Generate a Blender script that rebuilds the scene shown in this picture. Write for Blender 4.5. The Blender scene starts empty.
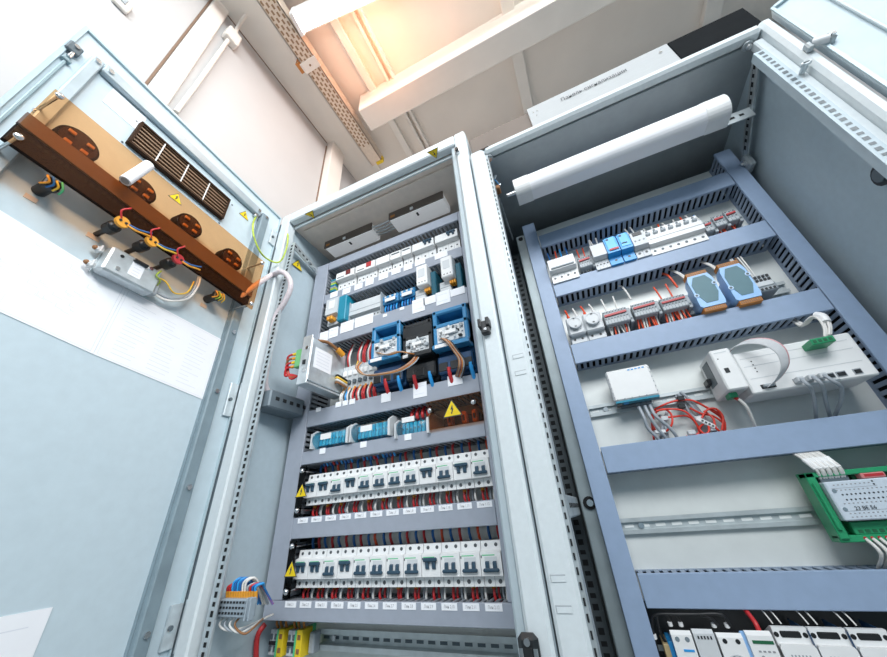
import bpy, math, random
from mathutils import Matrix, Vector
random.seed(7)
SC = bpy.context.scene
C = SC.collection
CZ = 1.15                                   # camera height above the floor (m)
# ------------------------------------------------------------------ camera
RX = Vector((0.91224489, 0.40395471, -0.06804298))
DN = Vector((-0.25630856, 0.43327582, -0.86404745))
FW = Vector((-0.31955466, 0.80566287, 0.4987907))
FPX = 329.37
cd = bpy.data.cameras.new('camera'); cam = bpy.data.objects.new('camera', cd); C.objects.link(cam)
cd.sensor_fit = 'HORIZONTAL'; cd.sensor_width = 36; cd.lens = FPX / 887 * 36; cd.clip_start = 0.01
m = Matrix.Identity(4)
for i in range(3):
    m[i][0] = RX[i]; m[i][1] = -DN[i]; m[i][2] = -FW[i]
m[2][3] = CZ
cam.matrix_world = m
SC.camera = cam

def ray(u, v):
    return RX * ((u - 443.5) / FPX) + DN * ((v - 328.5) / FPX) + FW
def at(u, v, Y):                            # point of the survey picture on the vertical plane y = Y
    r = ray(u, v); p = r * (Y / r.y); return Vector((p.x, Y, p.z + CZ))
def atz(u, v, Z):
    r = ray(u, v); p = r * (Z / r.z); return Vector((p.x, p.y, p.z + CZ))
def atx(u, v, X):
    r = ray(u, v); p = r * (X / r.x); return Vector((p.x, p.y, p.z + CZ))

# ------------------------------------------------------------------ materials
MATS = {}
def mat(name, col, rough=0.5, metal=0.0, var=0.06, scale=30.0, bump=0.0, emit=0.0, ecol=None, stretch=None, spec=0.5):
    if name in MATS: return MATS[name]
    M = bpy.data.materials.new(name); M.use_nodes = True
    nt = M.node_tree; b = nt.nodes['Principled BSDF']
    b.inputs['Roughness'].default_value = rough; b.inputs['Metallic'].default_value = metal
    b.inputs['Specular IOR Level'].default_value = spec
    tc = nt.nodes.new('ShaderNodeTexCoord'); src = tc.outputs['Object']
    if stretch:
        mp = nt.nodes.new('ShaderNodeMapping'); mp.inputs['Scale'].default_value = stretch
        nt.links.new(src, mp.inputs['Vector']); src = mp.outputs['Vector']
    n = nt.nodes.new('ShaderNodeTexNoise'); n.inputs['Scale'].default_value = scale; n.inputs['Detail'].default_value = 4
    nt.links.new(src, n.inputs['Vector'])
    r = nt.nodes.new('ShaderNodeValToRGB')
    lo = [max(0, c * (1 - var)) for c in col]; hi = [min(1, c * (1 + var)) for c in col]
    r.color_ramp.elements[0].position = .3; r.color_ramp.elements[1].position = .7
    r.color_ramp.elements[0].color = (*lo, 1); r.color_ramp.elements[1].color = (*hi, 1)
    nt.links.new(n.outputs['Fac'], r.inputs['Fac']); nt.links.new(r.outputs['Color'], b.inputs['Base Color'])
    if bump:
        bp = nt.nodes.new('ShaderNodeBump'); bp.inputs['Strength'].default_value = bump; bp.inputs['Distance'].default_value = .002
        nt.links.new(n.outputs['Fac'], bp.inputs['Height']); nt.links.new(bp.outputs['Normal'], b.inputs['Normal'])
    if emit:
        b.inputs['Emission Color'].default_value = (*(ecol or col), 1); b.inputs['Emission Strength'].default_value = emit
    MATS[name] = M; return M
def clear(name, col, refl=0.06, rough=0.03):
    if name in MATS: return MATS[name]
    M = bpy.data.materials.new(name); M.use_nodes = True; nt = M.node_tree; nt.nodes.clear()
    o = nt.nodes.new('ShaderNodeOutputMaterial'); mx = nt.nodes.new('ShaderNodeMixShader')
    t = nt.nodes.new('ShaderNodeBsdfTransparent'); t.inputs['Color'].default_value = (*col, 1)
    g = nt.nodes.new('ShaderNodeBsdfGlossy'); g.inputs['Roughness'].default_value = rough
    f = nt.nodes.new('ShaderNodeLayerWeight'); f.inputs['Blend'].default_value = .15
    mm = nt.nodes.new('ShaderNodeMath'); mm.operation = 'MULTIPLY_ADD'; mm.inputs[1].default_value = .22; mm.inputs[2].default_value = refl
    nt.links.new(f.outputs['Fresnel'], mm.inputs[0]); nt.links.new(mm.outputs[0], mx.inputs[0])
    nt.links.new(t.outputs[0], mx.inputs[1]); nt.links.new(g.outputs[0], mx.inputs[2]); nt.links.new(mx.outputs[0], o.inputs[0])
    MATS[name] = M; return M

PAINT = mat('cabinet_paint', (.60, .66, .685), .38, 0, .03, 120, .05)
PAINTB = mat('cabinet_paint_inside', (.43, .525, .58), .45, 0, .03, 90, .03)
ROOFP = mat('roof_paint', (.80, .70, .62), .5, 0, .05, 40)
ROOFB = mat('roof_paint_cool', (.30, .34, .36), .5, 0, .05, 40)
DOORP = mat('door_paint', (.53, .64, .70), .5, 0, .03, 60, .03)
GALV = mat('galvanised_steel', (.60, .66, .69), .38, .55, .13, 55)
GALVD = mat('dull_steel', (.42, .47, .49), .45, .5, .15, 45)
STEEL = mat('bright_steel', (.72, .73, .74), .22, 1, .05, 60)
BRUSH = mat('brushed_aluminium', (.36, .385, .40), .55, .0, .06, 60, .0, stretch=(1, 1, 30))
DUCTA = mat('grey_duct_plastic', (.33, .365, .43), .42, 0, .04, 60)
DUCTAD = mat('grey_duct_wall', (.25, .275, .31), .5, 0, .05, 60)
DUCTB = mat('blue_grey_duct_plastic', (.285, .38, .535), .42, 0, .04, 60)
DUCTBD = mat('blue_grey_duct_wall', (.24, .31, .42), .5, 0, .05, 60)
PLATE = mat('mounting_plate', (.74, .77, .75), .42, .15, .05, 25)
WHITE = mat('white_plastic', (.82, .83, .83), .35, 0, .02, 60)
OFFW = mat('light_grey_plastic', (.62, .65, .67), .4, 0, .03, 60)
MIDG = mat('mid_grey_plastic', (.36, .40, .43), .45, 0, .04, 60)
DARKG = mat('dark_grey_plastic', (.10, .13, .15), .45, 0, .06, 60)
BLACK = mat('black_plastic', (.012, .015, .018), .4, 0, .1, 60)
VOID = mat('dark_recess', (.006, .008, .01), .8, 0, .1, 60)
LEVER = mat('lever_plastic', (.03, .07, .11), .35, 0, .06, 60)
BLUE = mat('blue_plastic', (.035, .22, .44), .38, 0, .05, 60)
SKY = mat('sky_blue_plastic', (.03, .33, .75), .35, 0, .05, 60)
PALEB = mat('pale_blue_plastic', (.33, .57, .90), .35, 0, .04, 60)
TEAL = mat('teal_plastic', (.01, .24, .36), .4, 0, .05, 60)
SLATE = mat('slate_label', (.11, .22, .26), .5, 0, .05, 60)
NAVY = mat('navy_plastic', (.012, .06, .15), .4, 0, .08, 60)
GREEN = mat('green_plastic', (.02, .30, .13), .4, 0, .05, 60)
GREENL = mat('green_print', (.10, .55, .25), .5, 0, .05, 60)
YELL = mat('yellow_plastic', (.80, .58, .02), .45, 0, .05, 60)
ORANGE = mat('orange_plastic', (.75, .33, .03), .45, 0, .06, 60)
COPPER = mat('orange_terminal', (.52, .20, .04), .45, 0, .1, 60)
REDW = mat('red_wire', (.55, .03, .035), .4, 0, .08, 80)
REDO = mat('orange_red_cable', (.78, .09, .03), .38, 0, .06, 80)
BLUEW = mat('blue_wire', (.02, .14, .42), .4, 0, .08, 80)
WHITEW = mat('white_wire', (.74, .73, .70), .45, 0, .05, 80)
GREYW = mat('grey_wire', (.36, .40, .44), .45, 0, .06, 80)
BLACKW = mat('black_wire', (.012, .013, .015), .45, 0, .1, 80)
BROWNW = mat('brown_wire', (.28, .13, .05), .45, 0, .1, 80)
GYW = mat('green_yellow_wire', (.42, .55, .06), .45, 0, .35, 90)
YELLW = mat('yellow_wire', (.78, .50, .05), .45, 0, .08, 80)
PINKW = mat('spiral_sleeve', (.66, .60, .63), .3, 0, .12, 250)
WARN = mat('warning_yellow', (.85, .62, .01), .45, 0, .03, 60)
REDP = mat('red_plastic', (.45, .03, .035), .4, 0, .06, 60)
REDD = mat('red_display', (.16, .012, .014), .25, 0, .1, 60)
PAPER = mat('paper', (.88, .90, .94), .75, 0, .015, 40)
INK = mat('faint_ink', (.74, .77, .83), .8, 0, .03, 60)
TEXTM = mat('black_print', (.05, .06, .07), .6, 0, .05, 60)
GTEXT = mat('grey_print', (.30, .31, .33), .6, 0, .05, 60)
ACRYL = clear('amber_acrylic', (.97, .72, .50), .012, .3)
BROWNC = clear('smoked_cover', (.80, .55, .36), .02)
BLUEC = clear('clear_blue_cover', (.55, .86, .95), .14, .12)
SHADETINT = clear('shade_tint_cover', (.16, .13, .11), .03)
CLEARP = clear('clear_plastic', (.88, .90, .92), .08)
WALLM = mat('wall_panel_paint', (.50, .505, .51), .55, 0, .02, 8)
CEILM = mat('ceiling_paint', (.80, .75, .69), .6, 0, .04, 6)
BEAMM = mat('beam_paint', (.80, .77, .72), .55, 0, .03, 10)
FLOORM = mat('floor_coating', (.55, .54, .52), .5, 0, .08, 6)
SEAM = mat('dark_seam', (.20, .13, .09), .8, 0, .05, 20)
TRAYM = mat('tray_steel', (.70, .60, .50), .45, .3, .06, 50)
HOLE = mat('slot_shadow', (.30, .19, .11), .8, 0, .05, 20)
BROWN_AND_SHADE = mat('brown_paint_and_shade', (.13, .105, .09), .5, 0, .06, 20)
LAMPW = mat('lamp_diffuser', (.90, .91, .94), .3, 0, .01, 30)
TUBEE = mat('lit_tube', (1, .95, .88), .4, 0, .01, 30, emit=14, ecol=(1, .93, .84))
VENTD = mat('vent_brown', (.05, .03, .02), .8, 0, .1, 40, spec=.05)
VENTL = mat('vent_blade', (.20, .13, .08), .45, 0, .1, 40)

# ------------------------------------------------------------------ mesh builder
class MB:
    def __init__(s): s.v = []; s.f = []; s.mi = []; s.sm = []
    def add(s, vs, fs, k=0, smooth=False):
        o = len(s.v); s.v += [Vector(p) for p in vs]
        for f in fs: s.f.append([i + o for i in f]); s.mi.append(k); s.sm.append(smooth)
        return s
    def box(s, x0, x1, y0, y1, z0, z1, k=0, b=0.0):
        x0, x1 = min(x0, x1), max(x0, x1); y0, y1 = min(y0, y1), max(y0, y1); z0, z1 = min(z0, z1), max(z0, z1)
        b = min(b, (x1 - x0) * .4, (y1 - y0) * .4, (z1 - z0) * .4)
        if b <= 0:
            return s.add([(x, y, z) for x in (x0, x1) for y in (y0, y1) for z in (z0, z1)],
                  [(0, 1, 3, 2), (4, 6, 7, 5), (0, 4, 5, 1), (2, 3, 7, 6), (0, 2, 6, 4), (1, 5, 7, 3)], k)
        V = []; ix = {}
        X = (x0, x1); Y = (y0, y1); Z = (z0, z1)
        for i in (0, 1):
            for j in (0, 1):
                for l in (0, 1):
                    sx = b if i == 0 else -b; sy = b if j == 0 else -b; sz = b if l == 0 else -b
                    ix[i, j, l, 'x'] = len(V); V.append((X[i], Y[j] + sy, Z[l] + sz))
                    ix[i, j, l, 'y'] = len(V); V.append((X[i] + sx, Y[j], Z[l] + sz))
                    ix[i, j, l, 'z'] = len(V); V.append((X[i] + sx, Y[j] + sy, Z[l]))
        F = []
        for i in (0, 1):
            q = [ix[i, 0, 0, 'x'], ix[i, 0, 1, 'x'], ix[i, 1, 1, 'x'], ix[i, 1, 0, 'x']]; F.append(q if i == 0 else q[::-1])
            q = [ix[0, i, 0, 'y'], ix[1, i, 0, 'y'], ix[1, i, 1, 'y'], ix[0, i, 1, 'y']]; F.append(q if i == 0 else q[::-1])
            q = [ix[0, 0, i, 'z'], ix[0, 1, i, 'z'], ix[1, 1, i, 'z'], ix[1, 0, i, 'z']]; F.append(q if i == 0 else q[::-1])
        for i in (0, 1):
            for j in (0, 1):
                F.append([ix[i, j, 0, 'x'], ix[i, j, 0, 'y'], ix[i, j, 1, 'y'], ix[i, j, 1, 'x']])
                F.append([ix[i, 0, j, 'x'], ix[i, 0, j, 'z'], ix[i, 1, j, 'z'], ix[i, 1, j, 'x']])
                F.append([ix[0, i, j, 'y'], ix[0, i, j, 'z'], ix[1, i, j, 'z'], ix[1, i, j, 'y']])
                for l in (0, 1): F.append([ix[i, j, l, 'x'], ix[i, j, l, 'y'], ix[i, j, l, 'z']])
        return s.add(V, F, k)
    def hexa(s, p, k=0):      # 8 corners: back 4 then front 4
        return s.add(p, [(0, 1, 2, 3), (7, 6, 5, 4), (0, 4, 5, 1), (1, 5, 6, 2), (2, 6, 7, 3), (3, 7, 4, 0)], k)
    def quad(s, a, b, c, d, k=0): return s.add([a, b, c, d], [(0, 1, 2, 3)], k)
    def prism(s, prof, a, b, axis='x', k=0):
        n = len(prof)
        def P(t, q):
            return (t, q[0], q[1]) if axis == 'x' else ((q[0], t, q[1]) if axis == 'y' else (q[0], q[1], t))
        V = [P(a, q) for q in prof] + [P(b, q) for q in prof]
        F = [(i, (i + 1) % n, n + (i + 1) % n, n + i) for i in range(n)]
        return s.add(V, F + [tuple(range(n))[::-1], tuple(range(n, 2 * n))], k)
    def cyl(s, p, q, r, n=12, k=0, r2=None, cap=True):
        p = Vector(p); q = Vector(q); r2 = r if r2 is None else r2
        d = (q - p).normalized(); a = d.orthogonal().normalized(); b = d.cross(a)
        V = []
        for c, rr in ((p, r), (q, r2)):
            V += [c + (a * math.cos(t) + b * math.sin(t)) * rr for t in [2 * math.pi * i / n for i in range(n)]]
        s.add(V, [(i, (i + 1) % n, n + (i + 1) % n, n + i) for i in range(n)], k, True)
        if cap:
            s.add(V[:n], [tuple(range(n))[::-1]], k); s.add(V[n:], [tuple(range(n))], k)
        return s
    def ball(s, c, r, k=0, n=10, m_=6, sq=(1, 1, 1)):
        c = Vector(c); V = []
        for i in range(m_ + 1):
            ph = math.pi * i / m_
            for j in range(n):
                th = 2 * math.pi * j / n
                V.append(c + Vector((math.sin(ph) * math.cos(th) * sq[0], math.sin(ph) * math.sin(th) * sq[1], math.cos(ph) * sq[2])) * r)
        F = [(i * n + j, (i + 1) * n + j, (i + 1) * n + (j + 1) % n, i * n + (j + 1) % n) for i in range(m_) for j in range(n)]
        return s.add(V, F, k, True)
    def tube(s, pts, r, n=6, k=0, sub=4):
        P = [Vector(p) for p in pts]
        if len(P) > 2 and sub > 1:
            Q = []
            for i in range(len(P) - 1):
                p0 = P[max(i - 1, 0)]; p1 = P[i]; p2 = P[i + 1]; p3 = P[min(i + 2, len(P) - 1)]
                for j in range(sub):
                    t = j / sub
                    Q.append(.5 * ((2 * p1) + (p2 - p0) * t + (2 * p0 - 5 * p1 + 4 * p2 - p3) * t * t + (3 * p1 - p0 - 3 * p2 + p3) * t ** 3))
            P = Q + [P[-1]]
        V = []; a = None
        for i, p in enumerate(P):
            d = (P[min(i + 1, len(P) - 1)] - P[max(i - 1, 0)])
            d = d.normalized() if d.length > 1e-9 else Vector((0, 0, 1))
            a = d.orthogonal().normalized() if a is None else (a - d * a.dot(d))
            a = a.normalized() if a.length > 1e-6 else d.orthogonal().normalized()
            b = d.cross(a)
            V += [p + (a * math.cos(t) + b * math.sin(t)) * r for t in [2 * math.pi * j / n for j in range(n)]]
        F = [(i * n + j, i * n + (j + 1) % n, (i + 1) * n + (j + 1) % n, (i + 1) * n + j) for i in range(len(P) - 1) for j in range(n)]
        s.add(V, F, k, True)
        s.add(V[:n], [tuple(range(n))[::-1]], k); s.add(V[-n:], [tuple(range(n))], k)
        return s
    def xf(s, M):
        s.v = [M @ p for p in s.v]; return s

WM = {}
def wm(o):
    return WM.get(o.name, Matrix.Identity(4))
def obj(name, mb, mats, parent=None, world=False, auto=True):
    """link one mesh object; world=True: vertices given in world space"""
    if world and parent is not None:
        inv = wm(parent).inverted(); vs = [inv @ p for p in mb.v]
    else: vs = mb.v
    me = bpy.data.meshes.new(name)
    me.from_pydata([tuple(p) for p in vs], [], mb.f)
    if not isinstance(mats, (list, tuple)): mats = [mats]
    for mt in mats: me.materials.append(mt)
    me.polygons.foreach_set('material_index', mb.mi); me.polygons.foreach_set('use_smooth', mb.sm); me.update()
    o = bpy.data.objects.new(name, me); C.objects.link(o)
    if parent is not None: o.parent = parent
    WM[o.name] = wm(parent) if parent is not None else Matrix.Identity(4)
    return o
def tag(o, label, cat, group=None):
    o['label'] = label; o['category'] = cat
    if group: o['group'] = group
    return o
def thing(name, label, cat, loc=(0, 0, 0), rz=0, group=None):
    o = bpy.data.objects.new(name, None); C.objects.link(o); o.empty_display_size = .02
    o.location = loc; o.rotation_euler = (0, 0, rz)
    WM[o.name] = Matrix.Translation(Vector(loc)) @ Matrix.Rotation(rz, 4, 'Z')
    return tag(o, label, cat, group)
def struct(name, mb, mats):
    o = obj(name, mb, mats); o['kind'] = 'structure'; return o
def dup(root, loc, label, rz=0, group=None):
    r = root.copy(); C.objects.link(r); r.location = loc; r.rotation_euler = (0, 0, rz); r['label'] = label
    WM[r.name] = Matrix.Translation(Vector(loc)) @ Matrix.Rotation(rz, 4, 'Z')
    if group: r['group'] = group
    for ch in list(root.children):
        c = ch.copy(); C.objects.link(c); c.parent = r
        for g in list(ch.children):
            d = g.copy(); C.objects.link(d); d.parent = c
    return r
def text(name, body, size, parent, M, mt, align='CENTER', sx=1.0):
    """lettering as a mesh, M places it in the parent's space (letters lie in their own xy plane)"""
    cu = bpy.data.curves.new(name, 'FONT'); cu.body = body; cu.size = size; cu.align_x = align; cu.align_y = 'CENTER'
    cu.extrude = 0.0001; cu.resolution_u = 2
    f = bpy.data.objects.new('lettering_source', cu); C.objects.link(f)
    bpy.context.view_layer.update()
    me = bpy.data.meshes.new_from_object(f.evaluated_get(bpy.context.evaluated_depsgraph_get()))
    bpy.data.objects.remove(f); bpy.data.curves.remove(cu)
    me.name = name; me.materials.clear(); me.materials.append(mt)
    me.transform(M @ Matrix.Diagonal((sx, 1, 1, 1)))
    o = bpy.data.objects.new(name, me); C.objects.link(o); o.parent = parent
    return o
FRONT = Matrix.Rotation(math.pi / 2, 4, 'X')          # text plane facing -y
def orde(i): return ['first', 'second', 'third', 'fourth', 'fifth', 'sixth', 'seventh', 'eighth', 'ninth', 'tenth', 'eleventh', 'twelfth'][i]

YF = .47                                    # front plane of both enclosures
# ================================================================== ROOM
CEIL = 1.58 + CZ
XW = -.775
YBK = 1.02
mb = MB().box(-3.2, 3.2, -3.0, YBK + .1, -.06, 0); struct('floor', mb, FLOORM)
mb = MB().box(-3.2, 3.2, -.5, YBK + .1, CEIL, CEIL + .05); struct('ceiling', mb, CEILM)
mb = MB().box(XW - .08, XW, -3.0, YBK, 0, CEIL); struct('wall_left', mb, WALLM)
mb = MB().box(-3.2, 3.2, YBK, YBK + .1, 0, CEIL); struct('wall_back', mb, WALLM)
# wall panel joints, corner post, flat band and vertical strip on the left wall
ys = atx(145, 83, XW).y
def wall_strip(name, y0, y1, z0, z1, t, mt, x0=None):
    x0 = XW if x0 is None else x0
    return struct(name, MB().box(x0, x0 + t, y0, y1, z0, z1, 0, min(.003, t * .3)), mt)
wall_strip('trim_1', ys + .006, ys + .052, 0, CEIL - .002, .012, BEAMM)
wall_strip('trim_2', ys - .001, ys + .005, 0, CEIL - .002, .003, SEAM)
yc = atx(327, 142, XW).y
wall_strip('trim_3', yc + .004, yc + .085, 0, CEIL - .002, .035, BEAMM)
wall_strip('trim_4', yc - .002, yc + .003, 0, CEIL - .035, .003, SEAM)
wall_strip('trim_5', ys + .05, yc, CEIL - .014, CEIL - .007, .003, SEAM)
# flat band along the ceiling edge
mb = MB().box(XW, XW + .15, -.5, YBK, CEIL - .012, CEIL, 0, .003); struct('trim_6', mb, BEAMM)
# cross beam and joists under the ceiling
zb = 1.46
y0 = atz(380, 98, zb).y; y1 = atz(380, 127, zb).y
mb = MB().box(-.52, 3.0, min(y0, y1), max(y0, y1), CZ + zb, CEIL, 0, .004); struct('ceiling_beam', mb, BEAMM)
zj = 1.555
for i, (ua, va, w) in enumerate([(333, 20, .030), (349, 6, .012), (356, 4, .012)]):
    x = atz(ua, va, zj).x
    mb = MB().box(x - w / 2, x + w / 2, -.4, YBK, CZ + zj, CEIL, 0, .002); struct('trim_%d' % (7 + i), mb, BEAMM)
x = atz(508, 8, zj).x
mb = MB().box(x - .022, x + .022, -.4, YBK, CZ + zj, CEIL, 0, .002); struct('trim_10', mb, BEAMM)
x = atz(715, 5, zj).x
mb = MB().box(x - .03, x + .03, -.4, YBK, CZ + zj, CEIL, 0, .002); struct('trim_11', mb, BEAMM)
p = atz(503, 33, zb + .03)
p = atz(502, 33, zj); mb = MB().box(p.x - .035, p.x + .035, p.y - .02, min(p.y + .02, y0 - .001), CZ + zj, CEIL - .001, 0, .003)
tag(obj('junction_box', mb, BEAMM), 'small flat white box on the ceiling in front of the white beam', 'box')
# perforated cable tray along the ceiling
zt = 1.50
xa = -.624; xb = atz(300, 0, zt).x; yt = atz(375, 165, zt).y
t = thing('cable_tray', 'long perforated cable tray running under the ceiling beside the lamp', 'cable tray', (xa, 0, CZ + zt))
W = .058
mb = MB().box(0, W, -.45, yt, 0, .002); mb.box(0, .003, -.45, yt, 0, .05); mb.box(W - .003, W, -.45, yt, 0, .05)
for kx in range(4):
    for j in range(54):
        y = -.42 + j * .021 + (.0105 if kx % 2 else 0)
        if y > yt - .02: continue
        x = W * (.16 + .226 * kx)
        mb.box(x - .0032, x + .0032, y - .0065, y + .0065, -.0006, 0, 1)
obj('tray_bed', mb, [TRAYM, HOLE], t)
p = atz(313, 63, zt)
mb = MB().box(-.006, W + .006, p.y - .018, p.y + .018, -.003, 0, 0, .001); mb.cyl((W / 2, p.y, -.004), (W / 2, p.y, -.002), .004, 8, 1)
obj('joint_plate', mb, [BEAMM, HOLE], t)
mb = MB().box(W - .03, W + .005, yt - .01, yt + .004, -.004, .03, 0); obj('end_clip', mb, YELL, t)
mb = MB().box(-.02, .0, p.y - .025, p.y + .01, 0, .065); obj('hanger', mb, COPPER, t)
# ceiling lamp
zl = 1.49
pa = atz(296, 25, zl - .004); pb = atz(345, 2, zl - .004); d = (pb - pa).normalized(); L = 1.05
ang = math.atan2(d.y, d.x)
t = thing('ceiling_lamp', 'lit white linear lamp hanging under the ceiling', 'lamp', pa, ang)
mb = MB().box(0, L, -.032, .032, .012, .05, 0, .004); obj('lamp_housing', mb, WHITE, t)
mb = MB().prism([(-.026, .012), (.026, .012), (.02, -.004), (-.02, -.004)], .012, L - .012, 'x'); obj('diffuser', mb, TUBEE, t)
mb = MB().box(-.004, .012, -.033, .033, -.004, .05, 0, .003); obj('end_cap', mb, WHITE, t)
for x in (.15, L - .15):
    mb = MB().cyl((x, 0, .05), (x, 0, CEIL - pa.z), .004, 8); obj('hanger_rod', mb, STEEL, t)
# conduit and junction box on the left wall
t = thing('conduit', 'white plastic conduit with a square box on the left wall panel', 'conduit', (XW, atx(235, 35, XW + .02).y, atx(235, 35, XW + .02).z))
pts = [atx(176, 112, XW + .012), atx(205, 73, XW + .012), atx(231, 36, XW + .012)]
mb = MB().tube([pts[0], pts[1], pts[2]], .006, 8, 0, 3); obj('pipe', mb, BEAMM, t, True)
q = atx(233, 37, XW + .02)
mb = MB().box(XW, XW + .03, q.y - .022, q.y + .022, q.z - .03, q.z + .03, 0, .004); obj('box_body', mb, BEAMM, t, True)
mb = MB().tube([Vector((XW + .02, q.y, q.z + .03)), Vector((XW + .03, q.y - .005, q.z + .07)), Vector((XW + .06, q.y - .01, q.z + .1))], .006, 8); obj('elbow', mb, BEAMM, t, True)
q = atx(121, 5, XW)
mb = MB().box(XW, XW + .012, q.y - .016, q.y + .016, q.z - .02, q.z + .02, 0, .003); mb.box(XW + .012, XW + .015, q.y - .012, q.y + .004, q.z - .006, q.z + .016, 1, .001)
tag(obj('wall_switch', mb, [BEAMM, MIDG]), 'small white switch plate on the upper left wall', 'switch')

# ================================================================== ENCLOSURES
def Zc(z): return z + CZ
def perf_strip(mb, p0, p1, wdir, w, ndir, pitch, hl, hw, k=0, kh=1, t=.0025):
    """flat perforated strip from p0 to p1, width along wdir, holes as dark insets facing ndir"""
    p0 = Vector(p0); p1 = Vector(p1); wd = Vector(wdir).normalized() * (w / 2); nd = Vector(ndir).normalized()
    a = [p0 - wd, p1 - wd, p1 + wd, p0 + wd]
    mb.hexa([q - nd * t for q in a] + [q for q in a], k)
    L = (p1 - p0).length; d = (p1 - p0).normalized(); n = int(L / pitch)
    for i in range(n):
        c = p0 + d * (pitch * (i + .5)) + nd * .0004; l = hl if i % 2 == 0 else hl * .75
        h = wd.normalized() * (hw / 2)
        mb.quad(c - d * l / 2 - h, c + d * l / 2 - h, c + d * l / 2 + h, c - d * l / 2 + h, kh)
def screw(mb, c, nd, r=.006, k=0, h=.004, kd=None):
    c = Vector(c); nd = Vector(nd).normalized(); mb.cyl(c, c + nd * h, r, 10, k); mb.cyl(c, c + nd * h * 1.7, r * .55, 6, k if kd is None else kd)

# ---- left enclosure
AL, AR, AT = -.689, -.0905, .838
ca = thing('electrical_cabinet', 'left open electrical cabinet packed with rows of circuit breakers', 'electrical cabinet', (-.39, .47, 0))
P = lambda n, mb, mt, par=None: obj(n, mb, mt, par or ca, True)
mb = MB().box(AL, -.658, YF, YF + .03, .06, Zc(AT), 0, .003); mb.box(AL, -.680, YF + .03, .9, .06, Zc(AT)); P('front_post', mb, PAINT)
mb = MB().box(-.680, -.664, YF + .03, .9, .1, Zc(.80)); P('side_panel', mb, PAINTB)
mb = MB().box(-.119, AR, YF - .001, YF + .03, .06, Zc(AT), 0, .004); mb.box(-.132, -.118, YF + .007, YF + .03, .06, Zc(.80), 1, .003)
mb.box(-.0945, AR + .001, YF + .008, YF + .04, .06, Zc(.834), 1, .001)
P('front_post', mb, [PAINT, mat('post_lip', (.44, .52, .56), .4, .1, .03, 60)])
mb = MB().box(-.104, AR, YF + .03, .9, .1, Zc(.83)); P('side_panel', mb, PAINTB)
mb = MB().box(-.658, -.119, YF, YF + .022, Zc(.801), Zc(AT), 0, .003); mb.box(-.655, -.12, YF + .022, YF + .026, Zc(.79), Zc(.802), 0); P('top_rail', mb, PAINT)
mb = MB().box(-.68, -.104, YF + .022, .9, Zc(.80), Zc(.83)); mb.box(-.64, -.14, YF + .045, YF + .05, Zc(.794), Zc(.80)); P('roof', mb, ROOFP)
mb = MB().box(-.68, -.104, .88, .90, .1, Zc(.80)); P('back_panel', mb, PAINTB)
mb = MB().box(AL, AR, YF + .01, .9, 0, .1, 0, .004); mb.box(-.66, -.12, YF, YF + .03, .06, .12, 1, .003); P('plinth', mb, [DARKG, PAINT])
mb = MB().box(-.655, -.125, .668, .672, .14, Zc(.70)); P('mounting_plate', mb, PLATE)
# perforated rails at the left wall
mb = MB(); perf_strip(mb, (-.636, YF + .012, .16), (-.636, YF + .012, Zc(.716)), (1, 0, 0), .017, (0, -1, 0), .0125, .0082, .0066)
mb.box(-.6465, -.6445, YF + .012, YF + .03, .16, Zc(.716)); P('perforated_rail', mb, [GALV, VOID])
zr = .70
mb = MB(); perf_strip(mb, (-.640, YF + .02, Zc(zr + .018)), (-.645, .60, Zc(zr - .005)), (0, 0, 1), .024, (1, 0, 0), .0165, .009, .006)
screw(mb, (-.643, .575, Zc(zr - .005)), (1, 0, 0), .009, 0)
screw(mb, (-.643, .555, Zc(zr + .003)), (1, 0, 0), .006, 0); P('depth_rail', mb, [GALVD, VOID])
p = atx(286, 403, -.62); q = atx(262, 395, -.64)
mb = MB().box(-.66, -.612, YF + .02, .59, p.z - .022, p.z + .018, 0, .003)
for i in range(5):
    mb.box(-.6125, -.6115, YF + .035 + i * .02, YF + .045 + i * .02, p.z - .004, p.z + .004, 1)
P('cross_channel', mb, [mat('channel_grey', (.15, .19, .22), .45, .2, .06, 50), VOID])
# latches on the right post
q = at(458, 152, YF)
mb = MB().box(q.x - .007, q.x + .006, YF - .008, YF, q.z - .011, q.z + .011, 0, .002); mb.box(q.x - .004, q.x + .003, YF - .011, YF - .007, q.z - .006, q.z + .005, 1, .001); P('latch', mb, [STEEL, BLACK])
q = at(486.5, 329, YF)
mb = MB().box(q.x - .007, q.x + .007, YF - .012, YF, q.z - .013, q.z + .011, 0, .002); mb.box(q.x - .010, q.x - .005, YF - .016, YF, q.z - .002, q.z + .014, 0, .001); mb.box(q.x + .003, q.x + .009, YF - .016, YF, q.z - .001, q.z + .014, 0, .001); mb.cyl((q.x + .001, YF - .013, q.z - .006), (q.x + .001, YF - .0105, q.z - .006), .0025, 8, 1); P('latch', mb, [BLACK, STEEL])
q = at(488, 342, YF)
mb = MB().box(q.x - .004, q.x + .003, YF - .0008, YF, q.z - .002, q.z + .004); P('label', mb, PAPER)
q = at(531, 648, YF)
mb = MB().box(q.x - .0115, q.x + .0105, YF - .012, YF, q.z - .06, q.z + .014, 0, .005); mb.box(q.x - .005, q.x + .0045, YF - .014, YF - .0115, q.z - .055, q.z + .004, 2, .002); mb.cyl((q.x, YF - .015, q.z + .008), (q.x, YF - .011, q.z + .008), .0035, 10, 1)
for dz in (0, -.02, -.04):
    for sx in (-1, 1): mb.box(q.x + sx * .0075 - .002, q.x + sx * .0075 + .002, YF - .0135, YF - .0118, q.z + dz - .004, q.z + dz + .003, 1)
P('swing_handle', mb, [BLACK, STEEL, VOID])
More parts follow.
